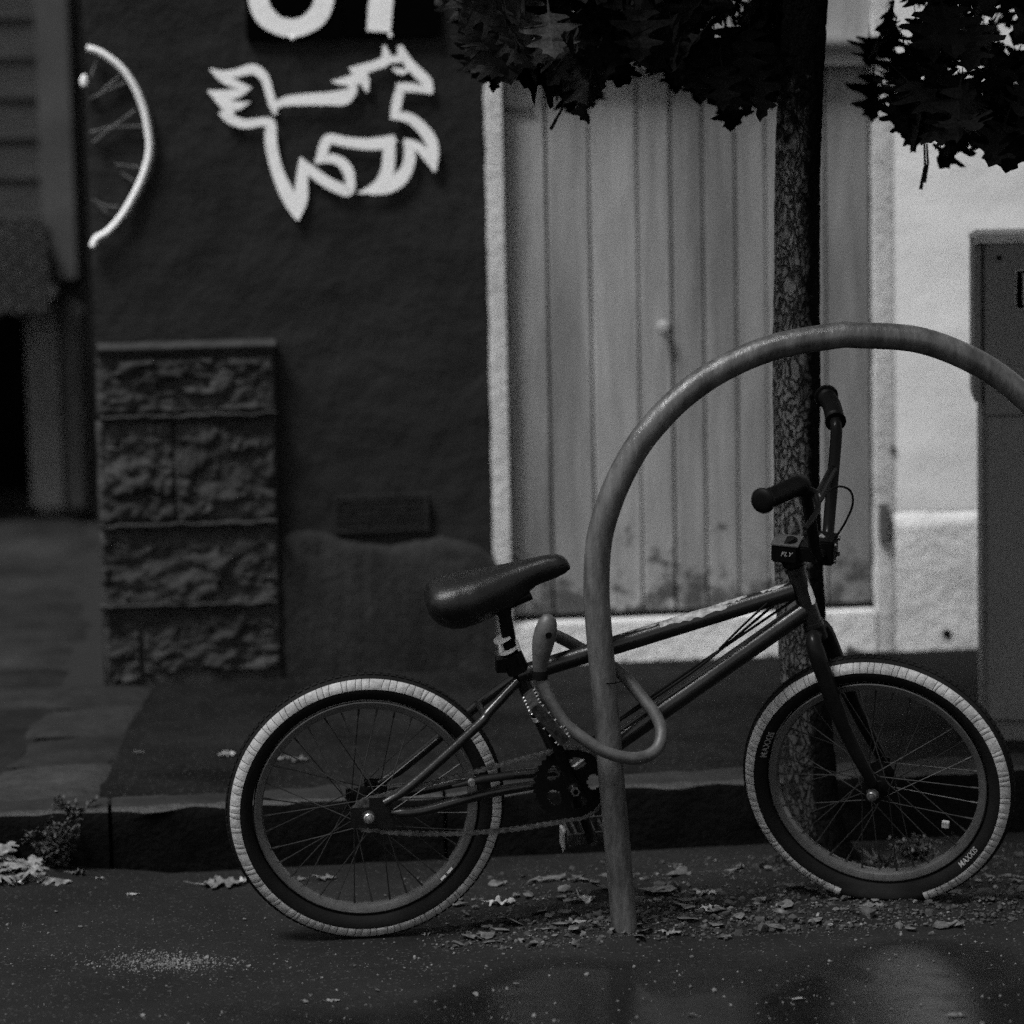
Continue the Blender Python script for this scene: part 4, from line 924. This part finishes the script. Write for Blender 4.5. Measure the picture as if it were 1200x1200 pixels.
# ---- wheels
RMAJ, RMIN = .2355, .0250
def tyre_pt(th, al, extra=0.0):                              # al counts from the outward radius towards -y
    r_ = RMAJ+(RMIN+extra)*math.cos(al); return V3(math.cos(th)*r_, -(RMIN+extra)*1.0*math.sin(al), math.sin(th)*r_)
def make_wheel(Wm, flat):
    wl = bpy.data.objects.new('wheel', None); C.objects.link(wl); wl.parent = bike; wl.matrix_local = Wm
    full = BM @ Wm; upl = (full.to_3x3().inverted() @ Vector((0, 0, 1))); fi = full.inverted()
    def fl(v, lift=0.024):
        if not flat: return v
        wz = (full @ v).z
        if wz < lift+.02:
            k = (lift-wz)/.022
            if wz < lift: v = v+upl*(lift-wz)*1.0/upl.length
            kk = min(1, max(0, k+.9)); v = V3(v.x, v.y*(1+.38*kk), v.z)
        return v
    g = MB(); nT = 160; nc = 28
    def P(i, j):
        al = -math.pi*.86+2*math.pi*.86*j/(nc-1); return fl(tyre_pt(2*math.pi*(i % nT)/nT, al))
    g.grid(lambda i, j: P(i, j), nT+1, nc); ty = part(g, 'tyre', 'rubber', wl, angle=180)
    # white shoulder blocks separated by thin sipes, both sides
    rg = random.Random(3 if flat else 4); wsum = 0; th = rg.random(); blocks_ = []; end = th+2*math.pi; pat = [.085, .055, .045, .10, .06, .04, .075, .05]
    i = 0; s0 = .01
    while th < end-.02:
        w_ = min(pat[i % 8]*(.85+.3*rg.random()), end-th); s1 = (rg.random()-.5)*.018+(.030 if i % 3 == 0 else .008); blocks_.append((th, th+w_, s0, s1)); s0 = s1; th += w_; i += 1
    for side in (1, -1):
        g = MB()
        for (a, c, sa, sb_) in blocks_:
            m_ = (a+c)/2; q_ = full @ tyre_pt(m_, .9*side)
            if flat and q_.z < .030: continue
            na, nb = 4, 6; gp_ = .0022
            def P(i, j):
                t = j/(nb-1); al = (.70+.82*t); aa = a+gp_+(c-a-2*gp_)*i/(na-1)+(sa+(sb_-sa)*i/(na-1))*t*math.cos(t); ex = .0014
                if i in (0, na-1) or j in (0, nb-1): ex = .0006
                return fl(tyre_pt(aa, al*side, ex), .025)
            g.grid(P, na, nb)
        part(g, 'white_band', 'white_rubber', wl, angle=60)
    # dark tread knobs seen over the top
    g = MB()
    for k in range(110):
        for (a0_, a1_) in ((-.32, -.04), (.02, .30), (-.66, -.38)):
            t0 = 2*math.pi*k/110+(.028 if a0_ > 0 else 0); q_ = full @ tyre_pt(t0, a0_)
            if flat and q_.z < .036: continue
            vv = [tyre_pt(t0+dt, al_, ex) for ex in (-.001, .0022) for dt, al_ in ((0, a0_), (.040, a0_), (.040, a1_), (0, a1_))]
            g.add(vv, [(4, 5, 6, 7), (0, 1, 5, 4), (1, 2, 6, 5), (2, 3, 7, 6), (3, 0, 4, 7)])
    part(g, 'tread', 'rubber', wl, smooth=False)
    g = MB(); pr = [(.2095, -.0130), (.2100, -.0145), (.2080, -.0155), (.2020, -.0145), (.1960, -.0125), (.1935, -.0060), (.1930, 0), (.1935, .0060), (.1960, .0125), (.2020, .0145), (.2080, .0155), (.2095, .0130), (.2030, .0110), (.2000, 0), (.2030, -.0110), (.2095, -.0130)]
    g.lathe(pr, 120); rim = part(g, 'rim', 'rim', wl, angle=35)
    g = MB(); hw = .030 if flat else .034
    g.lathe([(.006, -.058), (.006, -.042), (.013, -.042), (.015, -hw-.004), (.027, -hw), (.028, -hw+.004), (.015, -hw+.008), (.0125, 0), (.015, hw-.008), (.028, hw-.004), (.027, hw), (.015, hw+.004), (.013, .042), (.006, .042), (.006, .058)], 32); part(g, 'hub', 'blackmet', wl)
    # spokes, laced three-cross, one mesh shared by all on the same flange/side
    lens = {}
    for k in range(36):
        side = -1 if k % 2 == 0 else 1; tr = 1 if (k//2) % 2 == 0 else -1; ar = 2*math.pi*k/36+.05
        ah = ar+tr*R(68); p0 = V3(math.cos(ah)*.0255, side*hw, math.sin(ah)*.0255); p1 = V3(math.cos(ar)*.194, side*.002, math.sin(ar)*.194)
        key = (side, tr)
        if key not in lens:
            loc0 = Matrix.Rotation(ar, 4, 'Y') # rotate back into the reference position
            a_, c_ = loc0 @ p0, loc0 @ p1
            sb = MB(); sb.tube([a_, c_], .00115, 6); sb.tube([c_.lerp(a_, .085), c_], .0022, 6); lens[key] = sb.mesh('spoke', 'spoke')
        o = link('spoke', lens[key], wl); o.matrix_local = Matrix.Rotation(-ar, 4, 'Y')
    for s in (-1, 1):
        g = MB(); yb = .060*s
        g.lathe([(.0055, yb), (.0125, yb), (.0125, yb+.002*s)], 24); part(g, 'washer', 'rim', wl)
        g = MB(); g.lathe([(.0098, yb+.002*s), (.0098, yb+.010*s), (.0085, yb+.0115*s), (.0052, yb+.0115*s), (.0052, yb+.018*s), (0, yb+.019*s)], 6 if False else 24); part(g, 'axle_nut', 'steel' if not flat else 'rim', wl)
    return wl, fl
# rear
rw, _ = make_wheel(Matrix.Translation(RW), False)
fwm = SM @ Matrix.Translation(FW)
fw, ffl = make_wheel(fwm, True)
# moulded tyre lettering
def side_text(s, size, th0, wl, m, rad=.2225, cw=True):
    tm = text_mesh(s, size); g = MB(); xs = [v.co.x for v in tm.vertices]
    def f(v):
        th = th0-v.co.x/rad if cw else th0+v.co.x/rad; r_ = rad+(v.co.y-size*.35)*(1 if cw else -1); c_ = max(-1, min(1, (r_-RMAJ)/RMIN)); al = math.acos(c_); return tyre_pt(th, al, .0012)
    g.add([f(v) for v in tm.vertices], [tuple(p.vertices) for p in tm.polygons]); return part(g, 'lettering', m, wl, smooth=False)
side_text('MAXXIS', .0155, R(172), fw, 'sidewrite')
side_text('MAXXIS', .0135, R(-42), fw, 'sidewrite', .2235, False)
side_text('MAXXIS', .0155, R(100), rw, 'rubber')
# spoke reflector on the front wheel, shiny rim sticker on the rear one
g = MB(); g.box((.128, -.020, -.075), (.142, -.010, -.062)); part(g, 'spoke_bead', 'reflector', fw, bevel=.001)
for k, (a, c) in enumerate(((-47, -43.5), (-42, -38))):
    g = MB(); g.grid(lambda i, j: (lambda t: V3(math.cos(t)*(.2015+.005*j), -.0159, math.sin(t)*(.2015+.005*j)))(R(a+(c-a)*i/5)), 6, 2); part(g, 'rim_sticker', 'white_plastic', rw)

# ================================================================== GROUND LITTER
def inst_mesh(protos, mats_, name, m, kind='stuff', label=None, cat=None):
    vv = []; ff = []; o_ = 0
    for k, mm in mats_:
        a = np.array(protos[k].v); A = np.array(mm)[:3]; vv.append(a @ A[:, :3].T+A[:, 3]); ff += [tuple(i+o_ for i in f) for f in protos[k].f]; o_ += len(a)
    b = MB(); b.v = [tuple(x) for x in np.concatenate(vv)]; b.f = ff; o = b.obj(name, m, None, angle=60); return tag(o, label, cat, kind=kind)
rg = random.Random(21)
rocks = []
for s in range(5):
    b = MB(); b.sphere((0, 0, 0), 1, 6); b.v = [tuple(Vector(v)*(.7+.6*rg.random())) for v in b.v]; rocks.append(b)
def rotm(): return Matrix.Rotation(rg.random()*6.28, 4, 'Z') @ Matrix.Rotation(rg.random()*6.28, 4, 'X')
def put(u_, v_, z, sc): return Matrix.Translation(S(u_, v_, z)) @ rotm() @ Matrix.Diagonal((*sc, 1))
A_ = []; B_ = []
for k in range(11000):
    uu = rg.uniform(.55, 2.05)
    v_ = 5.72+abs(rg.gauss(0, .17)) if rg.random() < .7 else rg.uniform(5.70, 6.4)
    if uu < .72 and rg.random() < .6: continue
    s_ = .0014*math.exp(rg.gauss(0, .65)); B_.append((rg.randrange(5), put(uu, v_, road_z(uu, v_)+s_*.4, (s_*1.3, s_, s_*.8)))) if rg.random() < .86 else A_.append((rg.randrange(5), put(uu, v_, road_z(uu, v_)+s_*.4, (s_, s_*.9, s_*.7))))
for k in range(2200):                                          # gritty patch on the near road, left
    c = gnd(195+rg.gauss(0, 42), 1128+rg.gauss(0, 6)) if rg.random() < .55 else gnd(rg.uniform(-20, 1200), rg.uniform(1075, 1210))
    s_ = .0013*math.exp(rg.gauss(0, .5)); A_.append((rg.randrange(5), Matrix.Translation((c.x, c.y, road_z(c.dot(U), c.dot(V))+s_*.3)) @ rotm() @ Matrix.Diagonal((s_, s_, s_*.7, 1))))
inst_mesh(rocks, A_, 'gravel', 'crumb', label='pale grit and small stones scattered on the road', cat='gravel')
inst_mesh(rocks, B_, 'soil', 'soil_crumb', label='dark soil crumbs lying in the bed of dirt under the bike', cat='soil')
# leaf fragments
fr_ = []
for s in range(4):
    b = MB(); n_ = 7; vs = [(0, 0, .1)]+[(math.cos(a)*(.6+.5*rg.random()), math.sin(a)*(.35+.4*rg.random()), .25*rg.random()-.1) for a in np.linspace(0, 2*math.pi, n_, endpoint=False)]
    b.add(vs, [(0, 1+i, 1+(i+1) % n_) for i in range(n_)]); fr_.append(b)
F_ = []
for k in range(320):
    uu = rg.uniform(.55, 2.05); v_ = 5.72+abs(rg.gauss(0, .2)); s_ = .005*math.exp(rg.gauss(0, .55))
    F_.append((rg.randrange(4), Matrix.Translation(S(uu, v_, road_z(uu, v_)+.004)) @ Matrix.Rotation(rg.random()*6.28, 4, 'Z') @ Matrix.Rotation(rg.gauss(0, .35), 4, 'X') @ Matrix.Scale(s_, 4)))
for k in range(120):
    uu = rg.uniform(.62, 2.0); v_ = rg.uniform(5.70, 6.25); s_ = .019*math.exp(rg.gauss(0, .35))
    F_.append((rg.randrange(4), Matrix.Translation(S(uu, v_, road_z(uu, v_)+.006)) @ Matrix.Rotation(rg.random()*6.28, 4, 'Z') @ Matrix.Rotation(rg.gauss(0, .25), 4, 'X') @ Matrix.Scale(s_, 4)))
for k in range(60):
    c = gnd(rg.uniform(0, 1200), rg.uniform(1020, 1200)); s_ = .004*math.exp(rg.gauss(0, .4)); F_.append((rg.randrange(4), Matrix.Translation((c.x, c.y, road_z(c.dot(U), c.dot(V))+.003)) @ Matrix.Rotation(rg.random()*6.28, 4, 'Z') @ Matrix.Rotation(rg.gauss(0, .25), 4, 'X') @ Matrix.Scale(s_, 4)))
M['chaff'] = mat('leaf_chaff', .055, .9, 60, .8, .001, 200)
inst_mesh(fr_, F_, 'leaf_litter', 'chaff', label='broken bits of dry leaf scattered along the gutter', cat='leaf litter')
# single fallen leaves
def fallen(px, py, size, z, label, yaw=None, wide=1.0, hgt=.25):
    hgt *= .7
    c = gnd(px, py, z); 
    if z < .05: z0 = road_z(c.dot(U), c.dot(V)); c.z = z0
    b = leaf_mesh(rg.randrange(99)); seed = rg.random()*9
    b2 = MB(); b2.f = b.f
    b2.v = [tuple(Vector((v[0]*wide, v[2]+.5, hgt*(noise.noise(Vector((v[0]*3+seed, v[2]*3, 0)))+.45)+.03))*size) for v in b.v]
    o = b2.obj('fallen_leaf', 'dead_leaf', angle=60); o.matrix_world = Matrix.Translation(c) @ Matrix.Rotation(yaw if yaw is not None else rg.random()*6.28, 4, 'Z')
    return tag(o, label, 'leaf', 'fallen leaves on the street')
H = R(90)
fallen(258, 1036, .10, 0, 'curled pale leaf lying just left of the rear tyre on the road', H, 1, .2)
fallen(290, 1031, .05, 0, 'small crumpled leaf touching the left side of the rear tyre', H)
fallen(345, 1030, .045, 0, 'small pale leaf seen through the rear wheel at its lower left', H)
fallen(380, 1029, .055, 0, 'pale leaf seen through the rear wheel below its hub', H+.3)
fallen(265, 886, .05, ZP+.002, 'pale leaf on the pavement directly left of the rear wheel', H, 1, .3)
fallen(322, 891, .045, ZP+.002, 'dark edged leaf on the pavement seen through the rear wheel spokes', H, 1, .3)
fallen(347, 892, .06, ZP+.002, 'long pale leaf on the pavement seen through the rear wheel', H, 1, .25)
fallen(162, 882, .026, ZP+.002, 'tiny pale leaf alone on the dark pavement below the stone pier', H)
fallen(586, 1064, .062, 0, 'long curled leaf on bare asphalt between rear wheel and rack post', H-.1, .8, .3)
fallen(97, 1005, .045, 0, 'pale leaf in the gutter right of the leaf heap at the left edge', H, 1, .3)
fallen(125, 1006, .035, 0, 'small leaf in the gutter beside the weed, further right', H, 1, .3)
fallen(92, 1034, .040, 0, 'dark crumpled leaf on the asphalt in front of the gutter weed', H, 1, .35)
fallen(116, 1036, .022, 0, 'bright leaf scrap just right of the crumpled leaf on the road', H)
fallen(155, 1051, .034, 0, 'thin flat leaf lying alone on the road left of the bike', H, .5, .12)
fallen(18, 1050, .034, 0, 'blackened leaf on the asphalt below the heap at the left edge', H, 1, .4)
fallen(762, 1064, .055, .0, 'broad pale leaf in the dirt just right of the rack post', H+.2, 1, .25)
fallen(826, 1060, .052, .0, 'ragged pale leaf in the dirt halfway between post and front tyre', H-.2, 1, .25)
fallen(785, 1100, .045, 0, 'pale leaf at the front edge of the dirt below the rack post', H, 1, .2)
fallen(832, 1082, .045, 0, 'leaf scrap in the dirt below and left of the front tyre', H+.5, 1, .3)
fallen(684, 1068, .060, 0, 'upright torn leaf in the dirt just left of the rack post', .3, 1, .4)
fallen(672, 1090, .050, 0, 'flat leaf at the front of the dirt left of the rack post', H, 1, .2)
fallen(795, 1012, .030, 0, 'thin leaf in the gutter behind the rack post', H, .6, .15)
fallen(868, 1014, .028, 0, 'thin leaf in the gutter left of the front tyre', H, .6, .15)
fallen(1162, 1068, .050, 0, 'crumpled leaf right of the flat front tyre', H, 1, .5)
fallen(1022, 1074, .050, 0, 'muddy leaf directly below the flat front tyre', H, 1, .2)
fallen(935, 1171, .030, 0, 'small leaf on the wet road below the front wheel', H, .6, .15)
fallen(1120, 1190, .040, 0, 'pale leaf on the wet road near the lower right corner', H, .6, .15)
fallen(390, 1174, .030, 0, 'small leaf on the wet road below the rear wheel', H, .6, .15)
fallen(500, 1096, .016, 0, 'tiny dark scrap of leaf beside the foot of the rear tyre', H, 1, .5)
# heap of leaves in the gutter at the left edge
hp_ = []
c0 = gnd(20, 1006)
for k in range(130):
    uu = rg.uniform(-.52, -.19); v_ = rg.uniform(6.36, 6.48); c = S(uu, v_); hgt = .045*max(0, 1-abs(uu+.36)/.19)*rg.random()
    hp_.append((rg.randrange(6), Matrix.Translation((c.x, c.y, road_z(uu, v_)+.004+hgt)) @ Matrix.Rotation(rg.random()*6.28, 4, 'Z') @ Matrix.Rotation(R(80)+rg.gauss(0, .4), 4, 'X') @ Matrix.Scale(.05+.04*rg.random(), 4)))
M['heap_leaf'] = mat('pale_heap_leaf', .13, .8, 30, .7, .002, 200)
inst_mesh(LM, hp_, 'leaf_heap', 'heap_leaf', label='heap of pale dead leaves in the gutter at the left edge', cat='leaf heap')
# weeds
def weed(px, py, z, n_, h_, spread, label, name='weed', cat='weed', blades=False, at=None):
    c = at or gnd(px, py, z); t = thing(name, label, cat, c); sb = MB(); lb = MB(); r = random.Random(px)
    for k in range(n_):
        a = r.random()*6.28; tl_ = h_*(.5+.6*r.random()); d = Vector((math.cos(a), math.sin(a), 0))*spread*r.random()
        p0 = Vector((r.uniform(-.5, .5)*spread, r.uniform(-.3, .3)*spread, 0)); pts = bez([p0, p0+d*.3+Vector((0, 0, tl_*.6)), p0+d+Vector((0, 0, tl_))], 4)
        sb.tube(pts, [.0012*(1-.6*i/8) for i in range(9)], 4)
        if not blades:
            for q_ in pts[2:]:
                for kk in range(3):
                    s_ = .007*(.6+.8*r.random()); ll = MB(); ll.add([(0, 0, 0), (s_*.4, s_*.7, .2*s_), (0, s_*1.6, 0), (-s_*.4, s_*.7, .2*s_)], [(0, 1, 2, 3)])
                    m_ = Matrix.Translation(q_) @ Matrix.Rotation(r.random()*6.28, 4, 'Z') @ Matrix.Rotation(r.gauss(.2, .6), 4, 'X'); lb.add([m_ @ Vector(v) for v in ll.v], ll.f)
        else:
            w_ = .0018; e_ = (pts[-1]-pts[0]).normalized().cross(Vector((0, 1, 0))).normalized()*w_; lb.add([pts[0]-e_, pts[0]+e_, pts[4]+e_, pts[4]-e_, pts[8]], [(0, 1, 2, 3), (3, 2, 4)])
    sb.obj('stem', 'twig', t); lb.obj('blade' if blades else 'leaves', 'weed', t)
weed(72, 1006, .0, 40, .105, .05, 'scraggly weed growing up the kerb face near the left edge', at=S(-.15, VK-.03, .01))
weed(92, 945, ZP-.02, 10, .035, .05, 'low weed sprouting from the kerb top above the gutter weed', at=S(-.12, VK+.02, ZP-.012))
weed(1040, 1022, .006, 40, .045, .09, 'tuft of grass in front of the kerb behind the front wheel', 'grass_tuft', 'grass', True)
weed(1075, 1012, .006, 24, .05, .06, 'small leafy weed behind the lower rim of the front wheel')
weed(960, 1022, .0, 14, .03, .06, 'short weed at the foot of the tree trunk')
